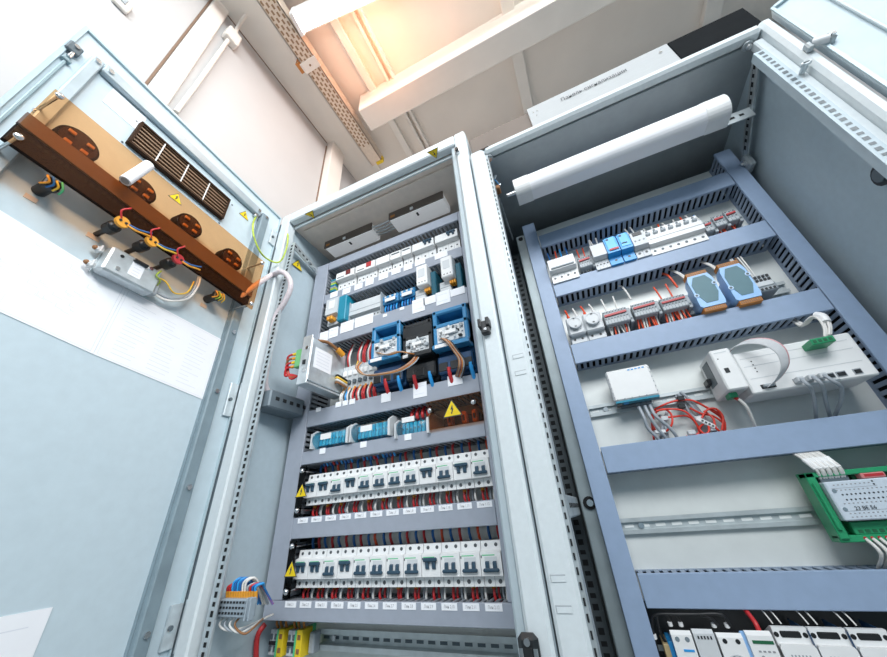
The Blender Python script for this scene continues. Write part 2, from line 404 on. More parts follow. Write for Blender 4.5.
# roof stickers (warning triangles, seen edge-on under the front lip)
def tri_sticker(name, c, ux, uz, nd, s, parent, world=True, kd=.0006):
    """yellow warning triangle with dark edge and bolt; ux, uz: right and up directions"""
    c = Vector(c); ux = Vector(ux).normalized(); uz = Vector(uz).normalized(); nd = Vector(nd).normalized()
    mb = MB()
    def T(r, o, k):
        a = [c + uz * r * 1.0 + nd * o, c - uz * r * .62 - ux * r * .98 + nd * o, c - uz * r * .62 + ux * r * .98 + nd * o]
        mb.add(a, [(0, 1, 2)], k)
    T(s, kd, 1); T(s * .86, kd * 2, 0)
    def b(pts, k):
        mb.add([c + ux * s * x + uz * s * z + nd * kd * 3 for x, z in pts], [tuple(range(len(pts)))], k)
    b([(.06, .48), (-.16, .05), (-.01, .05), (.10, .05)], 1); b([(-.03, .10), (.16, .10), (-.04, -.34)], 1); b([(-.13, -.2), (.05, -.16), (-.06, -.42)], 1)
    return obj(name, mb, [WARN, TEXTM], parent, world)
for u, v in ((311, 214.5), (434, 153)):
    q = atz(u, v, .7935)
    tri_sticker('warning_sticker', q, (1, 0, 0), (0, 1, 0), (0, 0, -1), .016, ca)
q = atx(297, 265, -.663)
tri_sticker('warning_sticker', q + Vector((.0015, 0, 0)), (0, 1, 0), (0, 0, 1), (1, 0, 0), .021, ca)
# lighting trays under the roof
for i, (a, b_, c_) in enumerate([((324.5, 248.8), (371, 229), (332.8, 259.5)), ((389, 220.3), (443, 198), (397.5, 234))]):
    zt_ = .772
    A_ = atz(*a, zt_); B_ = atz(*b_, zt_); D_ = atz(*c_, zt_)
    t = thing('cabinet_light', ['white slim cabinet light under the roof, left of its cables', 'white slim cabinet light under the roof, right of its cables'][i], 'light', ((A_.x + B_.x) / 2, A_.y, Zc(zt_)), 0, 'slim lights under the cabinet roof')
    y1_ = max(D_.y, A_.y + .04)
    mb = MB().box(A_.x, B_.x, A_.y + .002, y1_, Zc(zt_), Zc(.80), 0, .003); xm = (A_.x + B_.x) / 2
    mb.box(xm - .004, xm + .002, A_.y + .012, A_.y + .024, Zc(zt_) - .0008, Zc(zt_) + .001, 1); obj('housing', mb, [mat('housing_added_glow', (.80, .80, .80), .4, 0, .02, 60, emit=.22, ecol=(.95, .97, 1)), BLACK], t, True)  # faint glow added to brighten the underside and the modules below
    mb = MB().box(A_.x - .001, B_.x + .001, A_.y - .001, A_.y + .003, Zc(zt_) + .001, Zc(.80), 0); mb.box(A_.x + .006, A_.x + .02, A_.y - .002, A_.y, Zc(.778), Zc(.786), 1)
    obj('shaded_front', mb, [BROWN_AND_SHADE, COPPER], t, True)  # brown here is the shade on the front face, put into the colour
    mb = MB().box(xm - .016, xm - .006, A_.y - .004, A_.y + .001, Zc(.776), Zc(.785), 0, .001); obj('clip', mb, WHITE, t, True)
    if i == 0: xe, ye = B_.x, A_.y
    else:
        for j in range(4):
            yy = A_.y + .008 + j * .011
            mb = MB().tube([(xe - .004, yy, Zc(.783)), ((xe + A_.x) / 2, yy + .001, Zc(.780)), (A_.x + .004, yy, Zc(.783))], .0032, 8)
            tag(obj('cable', mb, OFFW), ['front cable', 'second cable from the front', 'third cable from the front', 'rear cable'][j] + ' linking the two slim cabinet lights under the roof', 'cable', 'cables between the cabinet lights')

# ---- right enclosure
BL, BR, BT = -.0865, .487, .736
cb = thing('control_cabinet', 'right open control cabinet with blue grey ducts around its modules', 'control cabinet', (.2, .47, 0))
PB = lambda n, mb, mt, par=None: obj(n, mb, mt, par or cb, True)
mb = MB().box(BL, -.053, YF, YF + .03, .06, Zc(BT), 0, .004)
for u, v in ((518, 356), (520.5, 372.5), (558, 578), (564, 609)):
    q = at(u, v, YF); mb.box(q.x - .0085, q.x + .0085, YF - .0006, YF + .001, q.z - .0035, q.z + .0035, 2, .0004); mb.box(q.x - .0075, q.x + .0085, YF - .0009, YF, q.z - .0035, q.z + .0018, 0)
mb.box(-.053, -.0475, YF + .006, YF + .03, .06, Zc(.715), 1)
for i in range(130): mb.box(-.0515, -.0495, YF + .0052, YF + .0062, .1 + i * .0135, .107 + i * .0135, 3)
PB('front_post', mb, [PAINT, GALVD, MIDG, VOID])
mb = MB().box(BL, -.08, YF + .03, .86, .1, Zc(BT)); PB('side_panel', mb, DARKG)
mb = MB().box(.4705, BR + .003, YF, YF + .03, .06, Zc(BT + .004), 0, .005); mb.box(.456, .4707, YF + .014, YF + .03, .06, Zc(.712), 0, .002); PB('front_post', mb, PAINT)
mb = MB().box(.4685, BR - .001, YF + .03, .86, .1, Zc(BT)); PB('side_panel', mb, PAINTB)
mb = MB().box(-.053, .4705, YF, YF + .022, Zc(.717), Zc(BT), 0, .005); PB('top_rail', mb, PAINT)
q = at(481, 144.5, YF)
mb = MB().box(q.x - .004, q.x + .016, YF - .002, YF + .01, Zc(BT) - .006, Zc(BT) + .003, 0, .001); PB('top_plug', mb, BROWN_AND_SHADE)
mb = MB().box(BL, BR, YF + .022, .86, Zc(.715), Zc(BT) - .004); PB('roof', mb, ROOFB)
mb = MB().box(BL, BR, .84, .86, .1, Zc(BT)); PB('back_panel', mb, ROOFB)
mb = MB().box(BL, BR, YF + .01, .86, 0, .1, 0, .004); mb.box(-.06, .46, YF, YF + .03, .06, .12, 1, .003); PB('plinth', mb, [DARKG, PAINT])
mb = MB().box(-.040, .452, .72, .724, .14, Zc(.668)); mb.box(-.02, .45, .7165, .7199, .14, Zc(-.131), 1); PB('mounting_plate', mb, [PLATE, BLACK])  # black front layer paints in the shade below the lowest duct
mb = MB().box(-.044, -.020, .690, .722, .14, Zc(.645), 0, .002)
q = at(589.5, 503, .69); mb.cyl((q.x, .6875, q.z), (q.x, .691, q.z), .0105, 14, 1); mb.cyl((q.x + .001, .684, q.z), (q.x + .001, .688, q.z), .0055, 10, 2)
mb.cyl((-.032, .6885, Zc(.632)), (-.032, .691, Zc(.632)), .006, 12, 1); PB('plate_flange', mb, [mat('flange_steel', (.34, .40, .42), .4, .3, .08, 40), VOID, STEEL])
mb = MB(); perf_strip(mb, (-.062, .735, .16), (-.062, .735, Zc(.62)), (1, 0, 0), .022, (0, -1, 0), .015, .0085, .009); mb.box(-.08, -.074, .70, .735, .16, Zc(.62)); PB('perforated_rail', mb, [mat('rail_dark', (.10, .12, .13), .5, .3, .1, 60), VOID])
p = atx(572, 505, -.055)
mb = MB().box(-.072, -.048, YF + .04, .70, p.z - .016, p.z + .012, 0, .002)
for i in range(8): mb.box(-.0482, -.0475, YF + .06 + i * .021, YF + .072 + i * .021, p.z - .004, p.z + .002, 1)
PB('cross_channel', mb, [GALVD, VOID])
mb = MB(); perf_strip(mb, (.4485, YF + .012, .16), (.4485, YF + .012, Zc(.676)), (1, 0, 0), .017, (0, -1, 0), .0118, .0072, .0068)
mb.box(.4405, .4425, YF + .014, YF + .026, .16, Zc(.676)); PB('perforated_rail', mb, [PAINTB, DARKG])
a = atx(755, 62, .452); b_ = atx(744, 158, .452)
mb = MB(); perf_strip(mb, a, b_, (0, (a - b_).z, -(a - b_).y), .020, (-1, 0, 0), .0145, .0085, .007)
mb.hexa([a + Vector((.006, .012, 0)), b_ + Vector((.006, .012, 0)), b_ + Vector((.010, .016, .0)), a + Vector((.010, .016, 0)), a + Vector((.0, .010, 0)), b_ + Vector((0, .010, 0)), b_ + Vector((0, .014, 0)), a + Vector((0, .014, 0))], 1)
PB('depth_rail', mb, [GALVD, VOID])
q = atx(747, 164, .452)
mb = MB().box(q.x - .006, q.x + .006, q.y - .016, q.y + .012, q.z - .018, q.z + .015, 0, .003); screw(mb, (q.x - .006, q.y - .004, q.z), (-1, 0, 0), .007, 1); PB('corner_bracket', mb, [GALVD, STEEL])
a = atx(500, 198, -.05); b_ = atx(513, 238, -.05)
mb = MB(); perf_strip(mb, a, b_, (0, (a - b_).z, -(a - b_).y), .018, (1, 0, 0), .0145, .0085, .008); PB('depth_rail', mb, [GALVD, VOID])
q = atx(520, 243, -.045); mb = MB().box(q.x - .004, q.x + .003, q.y - .01, .69, q.z - .014, q.z + .014, 0, .002); PB('corner_bracket', mb, GALVD)
for u, v in ((747.5, 46), (489.5, 158.5)):
    q = atz(u, v, .713); mb = MB().cyl((q.x, q.y, Zc(.715)), (q.x, q.y, Zc(.712)), .0085, 14, 1); mb.cyl((q.x, q.y, Zc(.7125)), (q.x, q.y, Zc(.707)), .0055, 6, 0); PB('roof_bolt', mb, [STEEL, GALVD])
q = at(803.5, 72, YF + .012)
mb = MB().cyl((q.x - .002, YF + .012, q.z), (q.x - .002, YF - .004, q.z), .004, 8); mb.box(q.x - .009, q.x + .005, YF - .004, YF + .002, q.z - .002, q.z + .003, 0, .001); PB('wing_screw', mb, GALV)
q = atx(889, 172, .466)
mb = MB().cyl((.466, q.y, q.z), (.458, q.y, q.z), .016, 16); mb.cyl((.458, q.y, q.z), (.455, q.y, q.z), .010, 14, 1); PB('cable_gland', mb, [BLACK, DARKG])

# header board on top of the right enclosure
hb = thing('header_board', 'narrow header board along the top of the right cabinet with white name plate', 'sign', (.2, .49, Zc(BT)))
mb = MB().box(BL + .002, BR - .002, .488, .497, Zc(BT) - .003, Zc(.818), 0, .001); obj('board', mb, BROWN_AND_SHADE, hb, True)
a = at(531, 122, .484); b_ = at(676, 54, .484)
mb = MB().box(a.x, b_.x, .483, .488, Zc(.749), Zc(.824), 0, .001)
for x, z in ((a.x + .012, .80), (a.x + .02, .80), (a.x + .016, .785)): mb.cyl((x, .4825, Zc(z)), (x, .4832, Zc(z)), .0016, 8, 1)
q = at(660.5, 53, .483); mb.cyl((q.x, .481, q.z), (q.x, .4832, q.z), .0035, 10, 1)
npl = obj('name_plate', mb, [BRUSH, STEEL], hb, True)
p0 = at(563.3, 98.7, .482); p1 = at(623.8, 71.6, .482)
text('lettering', 'Панель сигнализации', .0165, npl, wm(hb).inverted() @ Matrix.Translation(Vector(((p0.x + p1.x) / 2, .4812, (p0.z + p1.z) / 2 ))) @ FRONT, TEXTM, 'CENTER', .78)
mb = MB().box(b_.x + .0005, BR + .001, .482, .488, Zc(.745), Zc(.822), 0, .001); obj('dark_plate', mb, mat('matt_black', (.008, .010, .012), .9, 0, .1, 40, spec=.1), hb, True)

# cabinet lamp across the top of the right enclosure
YL = .545
a = at(516, 190, YL); b_ = at(724, 110, YL)
t = thing('tubular_lamp', 'white half round lamp hung across the top of the right cabinet', 'lamp', ((a.x + b_.x) / 2, YL, (a.z + b_.z) / 2))
zc = (a.z + b_.z) / 2; R_ = .0255
prof = [(YL + R_ * .9, zc + R_ * .95), (YL + R_ * .2, zc + R_ * 1.0)] + [(YL - R_ * .9 * math.sin(q), zc + R_ * math.cos(q)) for q in [math.pi * (.06 + .88 * i / 12) for i in range(13)]] + [(YL + R_ * .9, zc - R_ * .9)]
mb = MB().prism(prof, a.x + .03, b_.x - .03, 'x'); dif = obj('diffuser', mb, LAMPW, t, True)
prof2 = [(YL + (y - YL) * 1.04, zc + (z - zc) * 1.04) for y, z in prof]
for x0_, x1_ in ((a.x - .002, a.x + .032), (b_.x - .036, b_.x + .002)):
    mb = MB().prism(prof2, x0_, x1_, 'x'); obj('end_cap', mb, WHITE, t, True)
mb = MB().cyl((a.x, YL, zc - .004), (a.x - .022, YL, zc - .004), .005, 10); mb.cyl((a.x, YL + .01, zc + .004), (a.x - .022, YL + .01, zc + .004), .003, 8); obj('plug_pins', mb, STEEL, t, True)
q = at(495, 185, .53)
mb = MB().box(q.x - .012, q.x - .002, .515, .545, q.z - .016, q.z + .02, 0, .002); obj('connector', mb, SKY, t, True)
mb = MB().box(q.x - .004, q.x + .010, .52, .54, q.z - .026, q.z - .014, 0, .002); mb.cyl((q.x, .53, q.z + .018), (q.x + .006, .525, q.z + .026), .005, 8, 1); mb.cyl((q.x + .004, .525, q.z + .012), (q.x + .012, .525, q.z - .012), .0025, 8, 1); obj('socket_clip', mb, [BROWNW, STEEL], t, True)
mb = MB(); perf_strip(mb, (b_.x - .02, YL + .03, zc), (.452, YL + .03, zc), (0, 0, 1), .026, (0, -1, 0), .0165, .010, .006); obj('mounting_rail', mb, [GALVD, VOID], t, True)

# ================================================================== DOORS
HA = Vector((-.6992, .4776, CZ)); angA = math.atan2(-1, .0757)
E1 = Vector((math.cos(angA), math.sin(angA), 0)); E2 = Vector((-E1.y, E1.x, 0))
DM = Matrix.Translation(HA) @ Matrix.Rotation(angA, 4, 'Z')
def D(u, v, d=0.0):                         # point on the left door's inner face, raised d towards the viewer, in door space
    r = ray(u, v); tt = (HA.dot(E2) + d) / r.dot(E2); p = r * tt
    return Vector((p.x * E1.x + p.y * E1.y - HA.x * E1.x - HA.y * E1.y, d, p.z))
def dobj(name, mb, mt, parent):
    mb.xf(DM); return obj(name, mb, mt, parent, True)
ZT, ZB = .838, -1.02
mb = MB().box(.006, .497, -.018, 0, ZB, ZT, 0, .002)
door = dobj('door', mb, DOORP, ca)
mb = MB().box(.493, .499, 0, .005, ZB, ZT - .001); mb.box(.006, .4929, 0, .005, ZT - .007, ZT - .001); mb.box(.008, .0105, 0, .005, ZB, ZT - .008); mb.box(.0105, .4929, 0, .005, ZB, ZB + .008); mb.box(.0035, .0065, 0, .010, ZB, ZT - .03, 1)
dobj('door_flange', mb, [mat('door_edge', (.46, .58, .63), .4, .1, .03, 60), DARKG], door)
mb = MB().box(.053, .0755, 0, .015, ZB + .08, .785, 0, .002); mb.box(.0755, .0775, 0, .006, ZB + .08, .77, 0)
for z in (-.4, -.12, .08, .26, .4, .775): mb.cyl((.064, .015, z), (.064, .0185, z), .0045, 10, 1)
dobj('stiffening_channel', mb, [mat('channel_steel', (.20, .27, .31), .5, .0, .1, 30), STEEL], door)
mb = MB().box(.4525, .469, 0, .012, ZB + .08, .787, 0, .002); mb.cyl((.461, .012, .775), (.461, .0155, .775), .0045, 10, 1); dobj('stiffening_channel', mb, [mat('channel_steel_light', (.42, .51, .56), .4, .3, .08, 30), STEEL], door)
mb = MB().box(.0785, .4515, 0, .012, .766, .792, 0, .002)
for s_ in (.088, .442): mb.cyl((s_, .012, .779), (s_, .0155, .779), .0045, 10, 1)
dobj('stiffening_channel', mb, [mat('channel_steel_light', (.42, .51, .56), .4, .3, .08, 30), STEEL], door)
mb = MB().box(.483, .4875, .002, .006, ZB + .2, .742, 0, .001); mb.box(.479, .4915, 0, .009, .726, .731, 0, .001); dobj('lock_rod', mb, mat('rod_steel', (.30, .41, .45), .35, .3, .06, 60), door)
p = D(71, 45, .008); mb = MB().box(.479, .4975, 0, .010, p.z - .012, p.z + .012, 0, .002); mb.cyl((.488, .010, p.z + .004), (.488, .013, p.z + .004), .004, 10, 1); mb.cyl((.486, .006, p.z - .010), (.486, .006, p.z - .026), .0035, 8, 1); dobj('rod_guide', mb, [DARKG, STEEL], door)
for (u0, v0, u1, v1) in ((275.5, 232, 273, 249), (239, 384, 227, 420), (177, 601, 168, 654)):
    a = D(u0, v0); b_ = D(u1, v1); s_ = .012
    mb = MB().cyl((s_ - .008, .012, b_.z), (s_ - .008, .012, a.z), .005, 10, 0); mb.box(s_ - .004, s_ + .016, 0, .006, b_.z + .006, a.z - .004, 0, .001)
    mb.cyl((s_ - .008, .012, b_.z - .008), (s_ - .008, .012, b_.z), .004, 8, 1); mb.cyl((s_ + .01, .006, (a.z + b_.z) / 2), (s_ + .01, .009, (a.z + b_.z) / 2), .004, 8, 1)
    dobj('hinge', mb, [GALV, DARKG], door)
# ventilation grille
s0, s1, z0, z1 = .165, .3705, .667, .7355
mb = MB().box(s0, s1, .0005, .003, z0, z1, 0)
for i in range(7):
    z = z0 + .006 + i * .0095
    mb.box(s0 + .004, s1 - .004, .003, .009, z, z + .0035, 1)
for f_ in (.27, .52, .77):
    s_ = s0 + (s1 - s0) * f_; mb.box(s_ - .001, s_ + .001, .009, .0105, z0 + .004, z1 - .004, 2)
mb.box(s0, s1, .003, .012, z0 - .001, z0 + .004, 0); mb.box(s0, s1, .003, .012, z1 - .004, z1, 0); mb.box(s0, s0 + .004, .003, .012, z0, z1, 0); mb.box(s1 - .004, s1, .003, .012, z0, z1, 0)
dobj('vent_grille', mb, [VENTD, VENTL, WHITE], door)
for u, v in ((136.3, 121.5), (122, 142), (195.7, 152), (232, 205), (219, 223)):
    q = D(u, v); mb = MB().cyl((q.x, 0, q.z), (q.x, .0012, q.z), .002, 8); dobj('screw', mb, DARKG, door)
ux, uz = -E1, Vector((0, 0, 1))
for u, v in ((244.3, 215),):
    q = D(u, v, 0.0); tri_sticker('warning_sticker', DM @ q, ux, uz, E2, .0155, door)
# paper note by the grille
mb = MB()
s_l, s_r = .425, .365; mb.box(s_r, s_l, 0, .0008, .715, .762, 0)
for i in range(7): mb.box(s_r + .004, s_l - .004, .0008, .001, .722 + i * .0055, .7232 + i * .0055, 1)
n = dobj('paper_note', mb, [PAPER, INK], None); tag(n, 'small white paper note stuck on the open door left of the grille', 'note')
# smoked acrylic cover on stand-offs
ac = thing('acrylic_cover', 'amber acrylic cover plate on stand-off bolts across the open door', 'cover', DM @ Vector((.27, 0, .46)), angA)
mb = MB().hexa([(.066, .055, .449), (.476, .055, .476), (.476, .055, .605), (.066, .055, .591), (.066, .0585, .449), (.476, .0585, .476), (.476, .0585, .605), (.066, .0585, .591)]); dobj('cover_plate', mb, ACRYL, ac)
for s_, z in ((.469, .5965), (.469, .488), (.074, .581), (.074, .459)):
    mb = MB().cyl((s_, 0, z), (s_, .055, z), .0022, 8); mb.cyl((s_, 0, z), (s_, .004, z), .0042, 10); mb.ball((s_, .061, z), .0055, 0, 10, 6, (1, .7, 1)); dobj('stand_off', mb, STEEL, ac)
tri_sticker('warning_sticker', DM @ D(176, 198, .0595), ux, uz, E2, .0135, ac)
# slotted duct on the door, below the cover
dd = thing('perforated_channel', 'long perforated dark channel behind the amber cover on the open door', 'channel', DM @ Vector((.27, 0, .51)), angA)
mb = MB().hexa([(.063, .036, .490), (.477, .036, .525), (.477, .036, .551), (.063, .036, .528), (.063, .041, .490), (.477, .041, .525), (.477, .041, .551), (.063, .041, .528)]); dobj('upper_flange', mb, mat('brown_duct', (.17, .145, .14), .8, 0, .05, 40, spec=.05), dd)
mb = MB()
mb.hexa([(.064, .030, .463), (.476, .030, .491), (.476, .030, .526), (.064, .030, .491), (.064, .037, .463), (.476, .037, .491), (.476, .037, .526), (.064, .037, .491)])
for i in range(50):
    s_ = .068 + i * .0082; zq = .491 + (s_ - .064) * .085
    mb.box(s_, s_ + .0045, .037, .0374, zq - .013, zq - .0075, 1)
    if i % 3 == 0: mb.box(s_, s_ + .003, .037, .0374, zq - .024, zq - .021, 1)
dobj('perforated_face', mb, [mat('dark_brown_duct', (.022, .018, .017), .9, 0, .06, 40, spec=.03), VOID], dd)
for s_, z in ((.09, .50), (.455, .525)):
    mb = MB().box(s_ - .006, s_ + .006, 0, .036, z - .004, z + .004); dobj('bracket', mb, DARKG, dd)
# round instruments seen through the cover
for i, (u, v, r_) in enumerate([(79, 143, .028), (142, 189, .026), (191, 225, .026), (233, 259, .027)]):
    q = D(u, v, .025)
    t = thing('panel_meter', ['large round black meter back behind the amber cover, beside the wired black knob', 'round black meter back behind the amber cover, partly hidden by the white paper roll', 'round black meter back behind the amber cover, under the warning triangle', 'round black meter back behind the amber cover, nearest the cabinet hinge'][i], 'meter', DM @ Vector((q.x, 0, q.z)), angA, 'round meter backs on the door')
    mb = MB().cyl((0, .0, 0), (0, .022, 0), r_, 28); mb.cyl((0, .022, 0), (0, .025, 0), r_ * .86, 28, 1); obj('meter_case', mb, [mat('meter_black', (.02, .014, .011), .9, 0, .05, 40, spec=.03), VENTD], t)
    for a_, l in ((.6, .55), (2.6, .5), (4.0, .55), (5.4, .6)):
        mb = MB().box(math.cos(a_) * r_ * l - .005, math.cos(a_) * r_ * l + .005, .025, .029, math.sin(a_) * r_ * l - .0035, math.sin(a_) * r_ * l + .0035, 0, .001); obj('terminal', mb, mat('dull_orange', (.42, .20, .05), .5, 0, .05, 60), t)
# white paper roll behind the cover
a = D(125, 181, .067); b_ = D(149, 165, .067)
mb = MB().cyl(a, b_, .0085, 16, 0); mb.cyl(a + (a - b_).normalized() * .0005, a, .006, 12, 1)
tag(dobj('paper_roll', mb, [PAPER, MIDG], None), 'short white paper roll resting against the amber acrylic cover', 'roll')
# indicator lamps with yellow and red rings below the cover
for i, q in enumerate([Vector((.336, 0, .4555)), Vector((.290, 0, .4545)), Vector((.243, 0, .4520))]):
    t = thing('indicator_lamp', ['black indicator lamp back with yellow ring, farthest from the hinge', 'black indicator lamp back with yellow ring, in the middle of its row', 'black indicator lamp back with red ring, nearest the cabinet hinge'][i], 'indicator lamp', DM @ Vector((q.x, 0, q.z)), angA, 'indicator lamps on the door')
    mb = MB().cyl((0, 0, 0), (0, .032, 0), .0042, 12); mb.cyl((0, .030, 0), (0, .046, 0), .0098, 20); mb.ball((0, .046, 0), .0088, 0, 14, 8, (1, .5, 1)); obj('lamp_body', mb, BLACK, t)
    mb = MB().cyl((0, .0605, .002), (0, .0660, .002), .0098, 18, 0)
    for s_ in (-1, 1): mb.cyl((s_ * .004, .0660, .002), (s_ * .004, .0672, .002), .0022, 8, 1)
    mb.cyl((0, .048, -.002), (0, .0605, .0), .004, 8, 1)
    obj('contact_ring', mb, [REDP if i == 2 else ORANGE, BLACK], t)
    mb = MB().box(-.008, .010, 0, .001, -.004, .005); mb.xf(Matrix.Translation((.0, 0, -.008))); obj('label', mb, mat('beige_label', (.62, .50, .40), .6, 0, .04, 40), t)
    mb = MB().tube([(.004, .066, .006), (.010, .070, .016), (.004, .072, .026), (.0, .066, .034)], .0014, 6); obj('wire', mb, REDW, t)
    mb = MB().tube([(-.006, .066, .0), (-.018, .070, -.003), (-.03, .068, .002), (-.040, .066, .006)], .0016, 6); obj('wire', mb, [ORANGE, YELLW, ORANGE][i], t)
    mb = MB().tube([(-.008, .066, .003), (-.02, .068, .003), (-.032, .068, .008), (-.040, .066, .014)], .0014, 6); obj('wire', mb, BLUEW, t)
for i, q in enumerate([Vector((.414, 0, .4720)), Vector((.133, 0, .4510))]):
    t = thing('rotary_switch', ['black rotary switch back with coloured wires at the free end of the door', 'black rotary switch back with yellow wires at the hinge side of the door'][i], 'switch', DM @ Vector((q.x, 0, q.z)), angA, 'rotary switches on the door')
    mb = MB().cyl((0, 0, 0), (0, .026, 0), .0085, 18); mb.box(-.009, .009, .024, .036, -.009, .009, 0, .002); obj('switch_body', mb, BLACK, t)
    mb = MB().box(-.005, .009, 0, .001, -.022, -.014); obj('label', mb, MATS['beige_label'], t)
    for j, mt in enumerate([[GREENL, YELLW, BLUEW, ORANGE], [YELLW, YELLW, GYW, ORANGE]][i]):
        x = -.008 + j * .0052
        mb = MB().tube([(x, .032, .009), (x + .003, .042, .004 - .003 * (j % 2)), (x - .002, .041, -.006), (x + .002 * (j - 1.5), .032, -.010)], .0015, 6); obj('wire', mb, mt, t)
# driver box
t = thing('lamp_driver', 'grey steel driver box with white label fixed to the open door', 'box', DM @ D(135, 270, 0), angA)
q0 = D(135, 270, 0)
def L_(mb): return mb.xf(Matrix.Translation(-q0))
s0, s1, z0, z1 = .240, .3190, .386, .435
mb = MB().box(s0, s1, .004, .030, z0, z1, 0, .003); mb.box(s1 - .004, s1 + .002, 0, .004, z0, z1, 0)
mb.cyl((s1 - .016, .03, z1 - .012), (s1 - .016, .0305, z1 - .012), .003, 10, 1); mb.cyl((s1 - .018, .03, z0 + .012), (s1 - .018, .0315, z0 + .012), .0035, 10, 2)
mb.cyl((s0 + .02, .03, z1 - .006), (s0 + .02, .032, z1 - .006), .0035, 10, 2)
obj('case', L_(mb), [GALV, BLACK, STEEL], t)
mb = MB().box(s0 + .028, s1 - .032, .03, .0306, z0 + .012, z1 - .01, 0)
for i in range(4): mb.box(s0 + .032, s1 - .036, .0306, .0308, z0 + .016 + i * .006, z0 + .0172 + i * .006, 1)
obj('label', L_(mb), [PAPER, INK], t)
mb = MB().box(s0 + .026, s0 + .048, .03, .036, z1 - .010, z1 - .005, 0, .001); obj('slider', L_(mb), BLACK, t)
for z in (z0 + .008, z1 - .010):
    mb = MB().box(s1 + .002, s1 + .012, .008, .016, z - .004, z + .004, 0, .001); mb.ball((s1 + .013, .012, z), .004, 1, 10, 6); mb.box(s1 + .006, s1 + .009, .006, .02, z - .007, z + .007, 0, .001); obj('terminal_clip', L_(mb), [OFFW, BROWNW], t)
mb = MB().box(s0 - .008, s0, .006, .022, z0 + .004, z0 + .024, 0, .001); obj('terminal_block', L_(mb), MIDG, t)
mb = MB().tube([(s0 - .004, .014, z0 + .02), (s0 - .001, .03, z0 + .03), (s0 + .01, .034, z0 + .034), (s0 + .004, .03, z0 + .05)], .0014, 6); obj('wire', L_(mb), GYW, t)
mb = MB().tube([(s0 - .006, .014, z0 + .016), (s0 - .03, .018, z0 + .014), (s0 - .055, .022, z0 + .03), (s0 - .06, .03, z0 + .06), (s0 - .058, .03, z0 + .085)], .0024, 6); obj('wire', L_(mb), GREYW, t)
mb = MB().tube([(s0 - .006, .014, z0 + .010), (s0 - .03, .018, z0 + .008), (s0 - .058, .024, z0 + .028), (s0 - .064, .03, z0 + .06), (s0 - .062, .03, z0 + .085)], .0024, 6); obj('wire', L_(mb), WHITEW, t)
mb = MB().tube([(s0 + .002, .02, z1 - .008), (s0 - .012, .026, z1 - .012), (s0 - .03, .028, z1 - .026), (s0 - .05, .03, z1 - .012), (s0 - .054, .03, z1 + .018)], .0016, 6); obj('wire', L_(mb), YELLW, t)
# drawings taped to the door
def sheet(name, s0, s1, z0, z1, label, lines):
    mb = MB()
    def at_(a, b, d):                       # a: 0 free end .. 1 hinge end of the sheet
        s_ = s0 + (s1 - s0) * a; zb = z0[0] + (z0[1] - z0[0]) * a; zt_ = z1[0] + (z1[1] - z1[0]) * a
        return Vector((s_, d, zb + (zt_ - zb) * b))
    def patch(a0, a1, b0, b1, d0, d1, k):
        mb.hexa([at_(a0, b0, d0), at_(a1, b0, d0), at_(a1, b1, d0), at_(a0, b1, d0), at_(a0, b0, d1), at_(a1, b0, d1), at_(a1, b1, d1), at_(a0, b1, d1)], k)
    patch(0, 1, 0, 1, .0002, .0010, 0)
    for (a0, a1, b0, b1) in lines: patch(a0, a1, b0, b1, .001, .0011, 1)
    return tag(dobj(name, mb, [PAPER, INK], None), label, 'drawing', 'drawing sheets on the door')
rnd = random.Random(3)
frame = [(.02, .98, .02, .026), (.02, .98, .974, .98), (.02, .0235, .02, .98), (.9765, .98, .02, .98)]
lines = list(frame)
for i in range(9): lines.append((.03, .45, .03 + i * .022, .033 + i * .022))
for i in range(8): lines.append((.03 + i * .06, .032 + i * .06, .03, .21))
for i in range(70):
    x = rnd.uniform(.1, .85); z = rnd.uniform(.3, .9); w = rnd.uniform(.02, .07); h = rnd.uniform(.01, .06)
    lines += [(x, x + w, z, z + .006), (x, x + .004, z, z + h)] if i % 2 else [(x, x + w, z, z + .005)]
sheet('wiring_drawing', .472, .2668, (.291, .261), (.418, .389), 'white wiring drawing on the open door, the sheet farther from the hinge', lines)
lines = list(frame)
for c_ in range(3):
    for i in range(14):
        lines.append((.1 + c_ * .29, .1 + c_ * .29 + rnd.uniform(.1, .22), .1 + i * .058, .108 + i * .058))
sheet('wiring_drawing', .2664, .0765, (.261, .241), (.389, .379), 'white wiring drawing on the open door, the sheet next to the hinge side', lines)
sheet('document_pocket', .46, .185, (-.30, -.30), (-.064, -.064), 'white framed sheet low on the open door', [(.06, .94, .93, .935), (.06, .063, .05, .93), (.2, .9, .72, .725), (.2, .203, .1, .72), (.5, .8, .83, .845)])
# earth wire and spiral sleeve bridging door and frame
W3 = lambda u, v, d: DM @ D(u, v, d)
mb = MB().tube([W3(256, 217, .004), W3(253, 224, .02), W3(254, 237, .03), W3(261, 253, .03), W3(271, 261, .03), Vector(at(280, 261.5, YF - .004)), Vector(at(286, 250, YF - .004)), Vector(at(288, 236, YF + .004)), Vector(at(285.5, 231, YF + .012))], .0022, 8)
t = thing('earth_wire', 'green and yellow earth wire looping from the door to the cabinet frame', 'wire', W3(256, 217, 0))
obj('conductor', mb, GYW, t, True)
q = W3(255, 216, .004); mb = MB().cyl(q, q + E2 * .008, .0045, 10); mb.box(q.x - .003, q.x + .006, q.y - .006, q.y + .006, q.z - .003, q.z + .003); obj('cable_lug', mb, STEEL, t, True)
mb = MB().tube([W3(238, 298, .03), W3(252, 288, .04), W3(262, 281, .045), at(272, 275, YF - .005), at(282, 272, YF - .008), at(289.5, 279, YF - .002), at(290, 290, YF + .006), at(283.5, 304, YF + .012), at(276, 316, YF + .016), at(272, 335, YF + .020), at(268, 360, YF + .022), at(265, 380, YF + .024), at(268, 392, YF + .04), at(281, 398, YF + .07)], .0068, 10)
